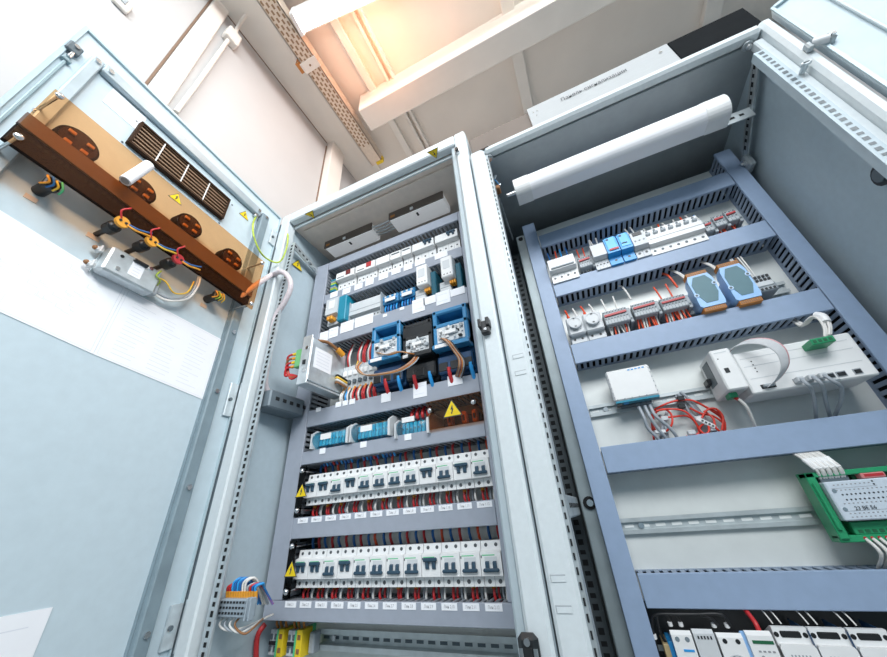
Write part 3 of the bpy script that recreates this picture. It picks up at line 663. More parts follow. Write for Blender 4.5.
tag(obj('cable_sleeve', mb, PINKW), 'pale spiral cable sleeve running from the door down the perforated rail', 'cable sleeve')

# right enclosure's door, swung open past the frame
HB = Vector((BR + .0045, YF - .0005, CZ)); angB = math.atan2(-.40, .916)
FB1 = Vector((math.cos(angB), math.sin(angB), 0)); FB2 = Vector((-FB1.y, FB1.x, 0))
DB = Matrix.Translation(HB) @ Matrix.Rotation(angB, 4, 'Z')
def DBp(u, v, d=0.0):
    r = ray(u, v); tt = (HB.dot(FB2) + d) / r.dot(FB2); p = r * tt
    return Vector(((p - HB).x * FB1.x + (p - HB).y * FB1.y, d, p.z))
mb = MB().box(.004, .52, 0, .018, -1.02, .752, 0, .002); mb.xf(DB); doorb = obj('door', mb, DOORP, cb, True)
mb = MB().box(.004, .008, -.004, 0, -1.02, .752); mb.box(.008, .512, -.005, 0, .746, .752); mb.box(.512, .52, -.005, 0, -1.02, .752); mb.xf(DB); obj('door_flange', mb, MATS['door_edge'], doorb, True)
a = DBp(840, 6); mb = MB().box(a.x, a.x + .004, -.005, 0, -.95, .735, 0, .001); mb.box(a.x + .03, a.x + .034, -.005, 0, -.95, .735, 0, .001); mb.xf(DB); obj('stiffening_channel', mb, MATS['door_edge'], doorb, True)
q = at(819, 41, YF - .01)
t_ = MB().cyl((q.x - .006, YF - .008, q.z + .004), (q.x + .010, YF - .012, q.z - .006), .006, 14, 0); t_.box(q.x - .014, q.x - .006, YF - .010, YF, q.z - .006, q.z + .010, 1, .002); t_.box(q.x + .008, q.x + .016, YF - .016, YF - .002, q.z - .012, q.z + .004, 1, .002); t_.cyl((q.x + .012, YF - .016, q.z - .006), (q.x + .012, YF - .019, q.z - .006), .003, 10, 2)
obj('hinge', t_, [OFFW, GALVD, STEEL], doorb, True)

# ================================================================== WIRE DUCTS
def duct(label, x0, x1, z0, z1, Yf, Yb, mc, mw, group, horiz=True, pitch=.0115):
    cx, cz_ = (x0 + x1) / 2, Zc((z0 + z1) / 2)
    t = thing('wire_duct', label, 'wire duct', (cx, Yb, cz_), 0, group)
    D_ = Yb - Yf; hx, hz = (x1 - x0) / 2, (z1 - z0) / 2
    e = .0015
    mb = MB().box(-hx, hx, -D_, -D_ + .003, -hz, hz, 0, .001)
    if horiz: mb.box(-hx, hx, -D_ + .003, -D_ + .005, -hz, -hz + .0014); mb.box(-hx, hx, -D_ + .003, -D_ + .005, hz - .0014, hz)
    else: mb.box(-hx, -hx + .0014, -D_ + .003, -D_ + .005, -hz, hz); mb.box(hx - .0014, hx, -D_ + .003, -D_ + .005, -hz, hz)
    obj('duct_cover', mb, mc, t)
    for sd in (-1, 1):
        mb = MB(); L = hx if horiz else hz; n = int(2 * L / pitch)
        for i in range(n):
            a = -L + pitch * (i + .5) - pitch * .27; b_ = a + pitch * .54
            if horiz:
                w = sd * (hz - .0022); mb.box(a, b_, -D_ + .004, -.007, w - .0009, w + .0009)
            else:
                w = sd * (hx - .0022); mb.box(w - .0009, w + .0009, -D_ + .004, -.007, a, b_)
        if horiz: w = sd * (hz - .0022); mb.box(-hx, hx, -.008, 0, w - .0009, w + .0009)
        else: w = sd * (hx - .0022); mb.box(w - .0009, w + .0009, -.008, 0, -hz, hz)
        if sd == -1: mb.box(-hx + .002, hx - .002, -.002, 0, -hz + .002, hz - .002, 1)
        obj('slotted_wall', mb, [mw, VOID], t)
    return t
YA, YPA = .594, .668
GA = 'grey wire ducts of the left cabinet'
LA = ['grey horizontal wire duct above the topmost module row of the left cabinet', 'grey horizontal wire duct between the top module row and the power supply row',
      'grey horizontal wire duct just above the blue and black contactors', 'broad grey horizontal wire duct between contactors and clear blue covers',
      'narrow grey horizontal wire duct under the clear blue covers', 'grey horizontal wire duct between the two circuit breaker rows', 'lowest grey horizontal wire duct, under the lower breaker row']
barsA = [(-.6, -.17, .683, .713), (-.6, -.17, .557, .588), (-.601, -.17, .416, .461), (-.6015, -.17, .207, .246), (-.602, -.17, .124, .152), (-.602, -.17, -.015, .022), (-.645, -.128, -.141, -.112)]
DA = []
for lb, (x0, x1, z0, z1) in zip(LA, barsA):
    DA.append(duct(lb, x0, x1, z0, z1, YA, YPA, DUCTA, DUCTAD, GA))
duct('tall grey vertical wire duct down the left side of the module rows', -.649, -.6025, -.1115, .713, YA, YPA, DUCTA, DUCTAD, GA, False)
duct('grey vertical wire duct behind the right frame post of the left cabinet', -.1695, -.128, -.1115, .713, YA, YPA, DUCTA, DUCTAD, GA, False)
def dlabel(d, u, v, w, h, body=None, lines=0, z=None):
    """white label stuck on duct cover d, centre at the surveyed spot"""
    p = at(u, v, YA - .0005); q = wm(d).inverted() @ p
    if z is not None: q.z = z
    mb = MB().box(-w / 2, w / 2, -.0006, 0, -h / 2, h / 2); mb.xf(Matrix.Translation(q))
    for i in range(lines):
        zz = h * (.25 - .5 * i / max(1, lines - 1) if lines > 1 else 0)
        b2 = MB().box(-w * .36, w * .30, -.0009, -.0005, zz - .0006, zz + .0006, 1); b2.xf(Matrix.Translation(q)); mb.add(b2.v, b2.f, 1)
    o = obj('label', mb, [PAPER, INK], d)
    if body: text('lettering', body, h * .85, o, Matrix.Translation(q + Vector((0, -.0009, 0))) @ FRONT, GTEXT, 'CENTER', .9)
    return o
for u, v, w in ((334, 294.5, .026), (346.5, 291, .027), (358.5, 286.5, .027), (369.5, 282.3, .027), (383.5, 276.3, .03), (396, 271, .028), (408, 267, .026), (420, 262, .03), (441, 255, .036)):
    dlabel(DA[1], u, v, w, .019)
for u, v, w, h in ((324, 336.5, .029, .030), (333.5, 332.5, .030, .030), (347, 326.5, .042, .032), (364, 320.5, .056, .030), (385, 315.5, .012, .008), (402, 308.5, .013, .008), (418.5, 305.5, .034, .038), (430, 300, .034, .022), (443, 297.5, .036, .036), (457.5, 291.5, .036, .020)):
    dlabel(DA[2], u, v, w, h, None, 2 if h > .028 else 0)
for u, v, w, h in ((318.5, 409.6, .014, .010), (338.5, 404.5, .016, .012), (345.3, 403, .014, .012), (352.3, 401.5, .016, .012), (386, 397.5, .024, .020), (420, 390, .032, .032), (455, 380, .032, .022)):
    dlabel(DA[3], u, v, w, h, None, 2 if h > .03 else 0)
for u, v in ((322.5, 451), (363.5, 444.5), (408, 437)):
    dlabel(DA[4], u, v, .016, .012)
for i in range(12):
    x = -.5755 + i * .0353
    for r_, (d, dz, tx) in enumerate(((DA[5], .0125, 'Лин 1.%d'), (DA[6], .0095, 'Лин 2.%d'))):
        w = .0262
        mb = MB().box(-w / 2, w / 2, -.0006, 0, -.0045, .0045); q = wm(d).inverted() @ Vector((x - (.004 if r_ else 0), YA - .0002, wm(d).translation.z + dz)); mb.xf(Matrix.Translation(q))
        o = obj('label', mb, PAPER, d); text('lettering', tx % (i + 1), .0058, o, Matrix.Translation(q + Vector((0, -.0009, 0))) @ FRONT, mat('pale_print', (.42, .43, .45), .6, 0, .05, 60), 'CENTER', .8)

# ================================================================== LEFT CABINET CONTENTS
def holes(mb, xs, z, y, r, k): 
    for x in xs: mb.cyl((x, y + .001, z), (x, y - .0004, z), r, 8, k)
# --- two rows of two-pole breakers
BW, BHt = .0343, .060
def breaker(label, loc, up, lead_seed):
    rr = random.Random(lead_seed)
    t = thing('circuit_breaker', label, 'circuit breaker', loc, 0, 'white two-pole circuit breakers')
    h = BHt / 2; w = BW / 2 - .0003; d1, d2 = .057, .067
    mb = MB().prism([(0, -h), (-d1, -h), (-d1, -h + .013), (-d2, -h + .0145), (-d2, h - .015), (-d1 - .002, h - .0125), (-d1, h), (0, h)], -w, w, 'x', 0)
    mb.box(-w + .003, w - .010, -d2 - .0003, -d2, h - .0195, h - .0182, 2)
    mb.box(-w * .6, w * .6, -d2 - .0002, -d2, -.001, .009, 3)
    mb.box(-.0003, .0003, -d1 - .0003, -d1 + .001, -h, -h + .013, 4)
    holes(mb, (-w * .5, w * .5), -h + .0065, -d1, .0031, 1); holes(mb, (-w * .5, w * .5), h - .0058, -d1 - .0012, .0028, 1)
    mb.box(-w + .0008, -w + .0026, -d2 - .0004, -d2 + .001, h - .0225, h - .019, 1)
    obj('housing', mb, [WHITE, mat('screw_recess', (.10, .11, .12), .5, .3, .1, 60), GREENL, OFFW, MIDG], t)
    mb = MB(); zl_ = .006 if up else -.0085
    if up:
        mb.box(-w * .76, w * .76, -d2 - .006, -d2 - .0015, zl_ - .001, zl_ + .005, 0, .0015)
        for s_ in (-1, 1): mb.hexa([(s_ * w * .36 - .003, -d2 + .001, -.006), (s_ * w * .36 + .003, -d2 + .001, -.006), (s_ * w * .36 + .003, -d2 + .001, .006), (s_ * w * .36 - .003, -d2 + .001, .006), (s_ * w * .36 - .003, -d2 - .003, -.004), (s_ * w * .36 + .003, -d2 - .003, -.004), (s_ * w * .36 + .003, -d2 - .004, .006), (s_ * w * .36 - .003, -d2 - .004, .006)], 0)
    else:
        mb.box(-w * .76, w * .76, -d2 - .006, -d2 - .0015, zl_ - .002, zl_ + .003, 0, .0015)
        for s_ in (-1, 1): mb.hexa([(s_ * w * .36 - .003, -d2 + .001, -.008), (s_ * w * .36 + .003, -d2 + .001, -.008), (s_ * w * .36 + .003, -d2 + .001, .004), (s_ * w * .36 - .003, -d2 + .001, .004), (s_ * w * .36 - .003, -d2 - .004, -.010), (s_ * w * .36 + .003, -d2 - .004, -.010), (s_ * w * .36 + .003, -d2 - .003, .002), (s_ * w * .36 - .003, -d2 - .003, .002)], 0)
    obj('lever', mb, LEVER, t)
    def lead(x, z0, z1, mt, r=.0019, dx=0.0, y=-.030, fer=None):
        mb = MB().tube([(x, y, z0), (x + dx * .4, y - .007 + rr.uniform(-.003, .003), (z0 + z1) / 2), (x + dx, y + .006, z1)], r, 6)
        o = obj('lead', mb, mt, t)
        if fer:
            mb = MB().cyl((x, y, z0 - .001 if z1 < z0 else z0 + .001), (x + dx * .15, y - .004, z0 + (z1 - z0) * .22), r * 1.45, 8); obj('ferrule', mb, fer, o)
    lead(-w * .45, h - .002, h + .034, BLUEW, .0026, rr.uniform(-.002, .002)); lead(w * .5, h - .002, h + .034, [REDW, REDO][rr.random() > .6], .0026, rr.uniform(-.002, .002))
    f_ = ORANGE if rr.random() > .35 else None
    lead(-w * .55, -h + .002, -h - .032, REDW, .0024, rr.uniform(.002, .005), -.036, f_); 
    lead(-w * .2, -h + .002, -h - .032, REDW, .0022, rr.uniform(.001, .004), -.032)
    lead(w * .30, -h + .002, -h - .032, GREYW, .0021, rr.uniform(-.002, .003), -.032)
    lead(w * .72, -h + .002, -h - .032, WHITEW, .0021, rr.uniform(-.003, .002), -.036)
    return t
UP1 = 'UUDUDDDDUDUD'; UP2 = 'UUDUDDDDUDDD'
for row, (zc_, st, nm) in enumerate(((.0735, UP1, 'upper'), (-.0655, UP2, 'lower'))):
    for i in range(12):
        x = -.5890 + BW * .5 + i * (.4170 / 12)
        breaker('white two-pole breaker, lever %s, %s from the cabinet wall side in the %s breaker row' % ('up' if st[i] == 'U' else 'down', orde(i), nm), (x, YPA, Zc(zc_)), st[i] == 'U', row * 40 + i)
    # end cover with bolts and warning triangle; its dark tint imitates shade in the gap
    z0_, z1_ = (.024, .121) if row == 0 else (-.109, -.017)
    t = thing('end_cover', 'end cover darkened to show shade with warning triangle beside the %s breaker row' % nm, 'cover', (-.582, YA - .001, Zc(z0_)), 0, 'shade-tinted end covers by the breakers')
    mb = MB().box(-.6015, -.5845, YA - .001, YA + .001, Zc(z0_), Zc(z1_)); obj('cover_plate', mb, SHADETINT, t, True)
    mb = MB().box(-.6015, -.588, .64, .66, Zc(z0_), Zc(z1_)); obj('shade_plate', mb, BLACK, t, True)  # black plate stands in for the shade beside the breakers
    for zz in (z0_ + .011, z1_ - .010):
        mb = MB().cyl((-.590, YPA, Zc(zz)), (-.590, YA - .002, Zc(zz)), .0022, 8); mb.ball((-.590, YA - .005, Zc(zz)), .0052, 0, 10, 6); obj('stand_off', mb, STEEL, t, True)
    tri_sticker('warning_sticker', (-.586, YA - .003, Zc((z0_ + z1_) / 2 - .003)), (1, 0, 0), (0, 0, 1), (0, -1, 0), .0165, t)

# --- top module row
def module(name, label, cat, x0, x1, z0, z1, Yf, Yb, mt, nh=2, group=None, nose=.4, hm=None, drop=0.0):
    """stepped DIN rail module: upper nose stands proud of the terminal strip below"""
    t = thing(name, label, cat, ((x0 + x1) / 2, Yb, Zc((z0 + z1) / 2)), 0, group)
    w = (x1 - x0) / 2 - .0005; h = (z1 - z0) / 2; d2 = Yb - Yf; d1 = d2 - .014; n0 = -h + 2 * h * nose
    mb = MB().prism([(0, -h), (-d1, -h), (-d1, n0 - .003), (-d2, n0), (-d2, h - .004), (-d2 + .004, h), (0, h - drop)], -w, w, 'x', 0)
    xs = [-w + 2 * w * (i + .5) / nh for i in range(nh)]
    holes(mb, xs, -h + (n0 + h) * .45, -d1, min(.0028, w / nh * .6), 1)
    for i in range(1, nh): mb.box(-w + 2 * w * i / nh - .0003, -w + 2 * w * i / nh + .0003, -d1 - .0002, -d1 + .001, -h, n0 - .003, 2)
    obj('housing', mb, [mt, hm or mat('screw_recess', (.1, .11, .12)), MIDG], t)
    t['_d2'] = d2; t['_w'] = w; t['_h'] = h
    return t, w, h, d2
row1 = [(-.571, -.506, 4), (-.500, -.433, 5), (-.429, -.385, 4), (-.382, -.349, 2), (-.346, -.316, 2), (-.312, -.247, 3), (-.243, -.178, 4)]
lab1 = ['white module with dark red display, first in the top row of the left cabinet', 'white module with bright red button, second in the top row of the left cabinet', 'plain white module right of the red button module in the top row',
        'narrow white module with black toggle mark, fourth in the top row', 'narrow white module with black toggle mark, fifth in the top row', 'wide white breaker with black lever left of the last one in the top row', 'wide white breaker with black lever at the post end of the top row']
for i, (x0, x1, n) in enumerate(row1):
    t, w, h, d2 = module('rail_module', lab1[i], 'module', x0, x1, .604, .664, .600, YPA, WHITE, n, 'white modules of the top row', .52)
    if i < 2:
        mb = MB().box(w * .1, w * .62, -d2 - .0015, -d2 + .001, h * .30, h * .86, 0, .0005); obj('display' if i == 0 else 'button', mb, [REDD, REDP][i], t)
        mb = MB().box(-w * .85, -w * .1, -d2 - .0006, -d2 + .001, h * .22, h * .30, 0); obj('print_line', mb, TEXTM, t)
    elif i in (3, 4):
        mb = MB().box(-w * .8, w * .8, -d2 - .001, -d2 + .001, h * .58, h * .70, 0); obj('toggle', mb, DARKG, t)
    elif i >= 5:
        mb = MB().box(w * .05, w * .85, -d2 - .005, -d2 + .001, h * .62, h * .80, 0, .001)
        for f_ in (.25, .65): mb.box(w * f_ - .003, w * f_ + .003, -d2 - .004, -d2 + .001, h * .35, h * .66, 0, .001)
        obj('lever', mb, LEVER, t)
        mb = MB().box(-w, w * .0, -d2 + .001, -d2 + .004, h * .2, h * .9); mb.cyl((w * .1, -.046, -h + .004), (w * .2, -.05, -h - .006), .003, 8, 1); obj('side_insert', mb, [OFFW, ORANGE], t)
mb = MB()
for i in range(7): mb.box(-.594, -.576, .606, .66, Zc(.605 + i * .0065), Zc(.610 + i * .0065), i % 3)
tag(obj('terminal_block', mb, [TEAL, GYW, MIDG]), 'small teal and green terminal block at the start of the top module row', 'terminal block')

# --- second row: supply, terminal block, blue relays, two interface relays
t, w, h, d2 = module('power_supply', 'light slim power supply with teal flank at the start of the second row', 'power supply', -.576, -.536, .474, .556, .580, YPA, OFFW, 2, None, .34)
mb = MB().box(-w * .5, w * .5, -d2 - .0006, -d2, h * .1, h * .75); obj('label', mb, WHITE, t)
mb = MB().box(w, w + .026, -d2 + .004, -.004, -h, h * .98, 0, .002); obj('side_cover', mb, TEAL, t)
for j, x in enumerate((-.005, .005)):
    mb = MB().box(x - .004, x + .004, -d2 - .004, -d2 + .016, -h + .008, -h + .019, 0, .001); obj('plug', mb, ORANGE, t)
t = thing('terminal_block', 'long light grey terminal block in the second row of the left cabinet', 'terminal block', (-.46, YPA, Zc(.505)))
mb = MB().prism([(0, -.032), (-.056, -.032), (-.056, -.016), (-.066, -.013), (-.066, .012), (-.060, .016), (-.060, .030), (0, .030)], -.050, .050, 'x', 0)
holes(mb, [-.045 + i * .01 for i in range(10)], -.024, -.056, .0022, 1); mb.box(-.05, .05, -.0665, -.066, -.001, .0005, 2); obj('housing', mb, [OFFW, BLACK, MIDG], t)
for x in (-.052, .05):
    mb = MB().box(x, x + .002, -.068, 0, -.033, .031); obj('end_plate', mb, MIDG, t)
for i, (x0, x1) in enumerate(((-.409, -.361), (-.358, -.312))):
    t = thing('relay', ['blue relay with white tag next to the long grey terminal block', 'blue relay with white tag, right of the other one in the second row'][i], 'relay', ((x0 + x1) / 2, YPA, Zc(.498)), 0, 'blue relays of the second row')
    w = (x1 - x0) / 2
    mb = MB().box(-w, w, -.060, 0, -.002, .026, 0, .002); mb.box(-w, w, -.050, 0, -.022, 0, 1, .001); mb.box(-w * .8, w * .8, -.064, -.058, .008, .014, 2, .001)
    for f_ in (-.6, 0, .6): mb.box(w * f_ - .003, w * f_ + .003, -.062, -.058, .016, .023, 3, .001)
    obj('housing', mb, [BLUE, NAVY, SKY, OFFW], t)
    mb = MB().box(-w * .55, w * .75, -.0655, -.064, .002, .012); obj('tag', mb, WHITE, t)
    for f_ in (-.7, -.35, 0, .35, .7):
        mb = MB().tube([(w * f_, -.052, -.003), (w * f_ + .001, -.058, -.018), (w * f_ - .001, -.046, -.038)], .0024, 6); obj('lead', mb, SKY if f_ in (-.7, 0, .7) else BLUEW, t)
for i, x0 in enumerate((-.305, -.238)):
    t = thing('interface_relay', ['white tall relay with orange plugs and teal flank, left one of the second row', 'white tall relay with orange plugs and teal flank beside the right frame post'][i], 'relay', (x0 + .03, YPA, Zc(.458)), 0, 'tall white relays of the second row')
    mb = MB().box(-.030, .0, -.072, 0, .0, .040, 0, .002); holes(mb, (-.022, -.009), .010, -.072, .003, 1); mb.box(-.030, 0, -.0725, -.072, .021, .023, 2); obj('base_block', mb, [OFFW, BLACK, MIDG], t)
    mb = MB().box(-.016, .014, -.092, -.01, .036, .098, 0, .002); holes(mb, (-.008, 0, .008), .044, -.092, .0016, 1); mb.box(-.010, .008, -.0925, -.092, .06, .085, 2); obj('plug_in_case', mb, [WHITE, BLACK, OFFW], t)
    mb = MB().box(.015, .029, -.074, 0, .004, .082, 0, .002); obj('side_cover', mb, mat('dark_teal_plastic', (.006, .10, .15), .4, 0, .05, 60), t)
    mb = MB().box(0, .018, -.06, -.01, .002, .034); obj('recess', mb, NAVY, t)
    for j in range(3):
        mb = MB().box(-.001 + j * .0055, .0035 + j * .0055, -.080, -.064, .022, .032, 0, .001); obj('plug', mb, ORANGE, t)

# --- contactors
def contactor(label, x0, x1, z0, z1, mt, md, lead_cols, tagw):
    t = thing('contactor', label, 'contactor', ((x0 + x1) / 2, YPA, Zc(z0)), 0, 'large contactors')
    w = (x1 - x0) / 2; H = z1 - z0; F = -.094
    mb = MB().box(-w, w, -.070, 0, 0, H * .42, 0, .003); mb.box(-w * .96, w * .96, -.084, 0, H * .05, H * .30, 0, .003)
    for i in range(3): mb.box(-w + w * .66 * i + .004, -w + w * .66 * (i + 1) - .002, -.086, -.083, H * .08, H * .2, 1, .001)
    obj('base', mb, [md, BLACK], t)
    mb = MB()
    mb.box(-w, w, F + .006, -.01, H * .40, H * .78, 0, .003)                       # front block
    mb.box(-w, -w + .010, F, -.01, H * .38, H, 0, .002); mb.box(w - .010, w, F, -.01, H * .38, H, 0, .002)
    mb.box(-w, w, F, -.01, H * .92, H, 0, .003); mb.box(-w, w, F, -.02, H * .70, H * .77, 0, .002); mb.box(-w * .8, w * .8, -.03, -.005, H * .75, H * .93, 1)
    if mt is BLACK: mb.prism([(F + .001, H * .70), (F - .002, H * .92), (F + .006, H * 1.0), (-.02, H * 1.0), (-.02, H * .7)], -w + .002, w - .002, 'x', 0)
    mb.prism([(F - .004, H * .36), (F - .008, H * .37), (F - .008, H * .42), (F, H * .46), (F + .01, H * .46), (F + .01, H * .36)], -w, w, 'x', 0)
    obj('housing', mb, [mt, VOID], t)
    rr = random.Random(int(x0 * 1000)); mb = MB()
    mb.box(-w * .78, w * .78, F + .0005, F + .008, H * .47, H * .70, 0)
    for i in range(26):
        x = rr.uniform(-w * .72, w * .66); z = rr.uniform(H * .48, H * .68); a = rr.uniform(.003, .008); b_ = rr.uniform(.003, .008)
        mb.box(x, min(x + a, w * .76), F - rr.uniform(.001, .006), F + .002, z, z + b_, rr.choice([0, 1, 1, 2, 3]), .0006)
    mb.box(-w * .3, w * .35, F - .006, F, H * .56, H * .62, 2, .001)
    obj('auxiliary_contacts', mb, [OFFW, MIDG, WHITE, BLACK], t)
    mb = MB().box(-w * .85, -w * .85 + tagw, F - .0095, F - .008, H * .37, H * .42); obj('tag', mb, WHITE, t)
    for j, (f_, mt2) in enumerate(lead_cols):
        mb = MB().tube([(w * f_, -.084, H * .12), (w * f_, -.080, .002), (w * f_ + .001, -.058, -.030)], .0042, 8); obj('lead', mb, mt2, t)
    return t
contactor('blue contactor nearest the galvanised box, ribbon wires crossing its front', -.414, -.336, .257, .413, BLUE, NAVY, [(-.1, REDW), (.75, SKY)], .03)
contactor('black contactor between the two blue ones', -.329, -.256, .252, .392, BLACK, BLACK, [(-.4, REDW), (.6, SKY)], .012)
contactor('blue contactor beside the right frame post, ribbon hanging down its front', -.253, -.172, .249, .406, BLUE, NAVY, [(-.35, REDW), (.82, SKY)], .035)
def ribbon(label, pts, n=5):
    t = thing('ribbon_wire', label, 'wires', pts[0], 0, 'brown ribbon wires on the contactors')
    for i, mt2 in enumerate([BROWNW, mat('tan_wire', (.45, .31, .22), .5, 0, .05, 80), mat('maroon_wire', (.22, .04, .04), .5, 0, .05, 80), COPPER, GREYW, BLACKW][:n]):
        mb = MB().tube([Vector(p) + Vector((.0026 * (i - n / 2), -.001 * (i % 2), -.0012 * i)) for p in pts], .0014, 6); obj('wire', mb, mt2, t, True)
yy = .560
ribbon('brown ribbon of thin wires hanging down the front of the right blue contactor', [at(443, 337, .578), at(449, 340, yy - .004), at(456, 349, yy), at(462, 358, yy + .004), at(462, 367, yy + .008), at(458.5, 377, .60)], 6)
ribbon('long brown ribbon of thin wires from black contactor across the left blue one', [at(418, 354, .580), at(413, 361, yy - .008), at(400, 369, yy - .012), at(382, 373, yy - .01), at(366, 374, yy), at(358, 367, .575), at(362, 361, .585)], 5)
ribbon('short brown ribbon of thin wires between black and left blue contactor', [at(417, 354, .580), at(408, 352, yy - .006), at(399, 351, yy - .006), at(388, 354, yy), at(378, 352, .575)], 4)
mb = MB().tube([at(358, 361, .585), at(356.5, 368, .575), at(361, 374, .565), at(372, 375, .56), at(384, 373, .56)], .0014, 6)
tag(obj('wire', mb, YELLW), 'thin yellow wire looping by the terminals left of the blue contactor', 'wire')
# --- terminal row between box and contactor
t = thing('terminal_row', 'grey terminal row with red and white wires next to the galvanised box', 'terminal block', (-.47, YPA, Zc(.29)))
mb = MB()
for i in range(7):
    x = -.520 + i * .0155
    mb.box(x, x + .0145, .610, .66, Zc(.285), Zc(.345), 0, .001); mb.box(x + .002, x + .0125, .606, .612, Zc(.318), Zc(.332), 1, .001); mb.box(x + .003, x + .0115, .604, .612, Zc(.296), Zc(.306), 2, .001)
obj('terminal_bodies', mb, [OFFW, WHITE, DARKG], t, True)
for i in range(7):
    x = -.515 + i * .0155
    for dx, mt2 in ((0, [REDW, WHITEW, REDW, REDW, WHITEW, REDW, REDW][i]), (.005, [WHITEW, REDW, WHITEW, REDW, REDW, WHITEW, REDW][i])):
        if i in (1, ): continue
        mb = MB().tube([(x + dx, .625, Zc(.343)), (x + dx + .001, .616, Zc(.375)), (x + dx + .003, .630, Zc(.418))], .0024, 6); obj('wire', mb, mt2, t, True)
    mb = MB().cyl((x + .003, .612, Zc(.288)), (x + .003, .606, Zc(.275)), .0035, 8); obj('ferrule', mb, ORANGE, t, True)
    for dx, mt2 in ((0, [WHITEW, SKY, WHITEW, REDW, REDW, WHITEW, REDW][i]), (.005, [WHITEW, WHITEW, REDW, WHITEW, REDW, REDW, REDW][i])):
        mb = MB().tube([(x + dx, .610, Zc(.284)), (x + dx + .001, .600, Zc(.262)), (x + dx + .002, .612, Zc(.235))], .0024, 6); obj('wire', mb, mt2, t, True)
# --- galvanised box standing out of the panel
gx0, gx1, gy0, gy1, gz0, gz1 = -.540, -.5195, .497, .615, .277, .381
t = thing('transmitter_box', 'galvanised metal box with paper label jutting out left of the contactors', 'box', (-.54, gy1, Zc(gz0)))
mb = MB().box(gx0, gx1, gy0, gy1, Zc(gz0), Zc(gz1), 0, .0015); mb.box(gx0 - .006, gx1 + .001, gy0 - .003, gy0, Zc(gz0) - .008, Zc(gz1) + .006, 1, .001); mb.box(gx0 - .006, gx1 + .002, gy0, gy1, Zc(gz0) - .008, Zc(gz0) - .004, 0)
for z in (.300, .355): mb.cyl((gx1 - .010, gy0 - .0032, Zc(z)), (gx1 - .010, gy0 - .0042, Zc(z)), .0045, 12, 2); 
obj('case', mb, [GALV, GALV, STEEL], t, True)
mb = MB().box(gx1, gx1 + .0006, gy0 + .012, gy0 + .068, Zc(gz0 + .034), Zc(gz0 + .084))
for i in range(5): mb.box(gx1 + .0006, gx1 + .0008, gy0 + .018, gy0 + .06, Zc(gz0 + .042 + i * .008), Zc(gz0 + .0435 + i * .008), 1)
obj('label', mb, [PAPER, INK], t, True)
mb = MB().box(gx0 + .004, gx0 + .012, gy0 - .005, gy0 - .002, Zc(.315), Zc(.325)); obj('port', mb, BLACK, t, True)
mb = MB().box(gx0 - .030, gx0 - .010, gy0 + .004, gy0 + .016, Zc(.318), Zc(.362), 0, .001); pl = obj('plug', mb, mat('light_green_plastic', (.18, .50, .20), .4, 0, .05, 60), t, True)
for i in range(4):
    z = Zc(.324 + i * .0105)
    mb = MB().cyl((gx0 - .030, gy0 + .010, z), (gx0 - .041, gy0 + .008, z - .001), .0034, 8); obj('ferrule', mb, [ORANGE, YELL][i % 2], pl, True)
    mb = MB().tube([(gx0 - .040, gy0 + .008, z), (gx0 - .054, gy0 + .006, z - .003), (gx0 - .058, gy0 + .010, z - .018), (gx0 - .046, gy0 + .014, Zc(.308) - .003 * i), (gx0 - .030, gy0 + .018, Zc(.302))], .0026, 6); obj('wire', mb, REDW if i != 2 else BROWNW, pl, True)
mb = MB().tube([(gx1 - .004, gy0 + .02, Zc(gz1)), (gx1 + .004, gy0 + .045, Zc(gz1) + .004), (gx1 + .01, gy0 + .075, Zc(gz1) - .006)], .004, 8); mb.cyl((gx1 + .01, gy0 + .072, Zc(gz1) - .004), (gx1 + .014, gy0 + .09, Zc(gz1) - .014), .007, 10, 1); obj('lead', mb, [BROWNW, ORANGE], t, True)
for i in range(4):
    mb = MB().tube([(gx1, gy1 - .03, Zc(gz0 + .02 + i * .006)), (gx1 + .010, gy1 - .034, Zc(gz0 + .018 + i * .006)), (gx1 + .018, gy1 - .01, Zc(gz0 + .01 + i * .006))], .0026, 6); obj('wire', mb, [BROWNW, WHITEW, YELLW, BLACKW][i], t, True)
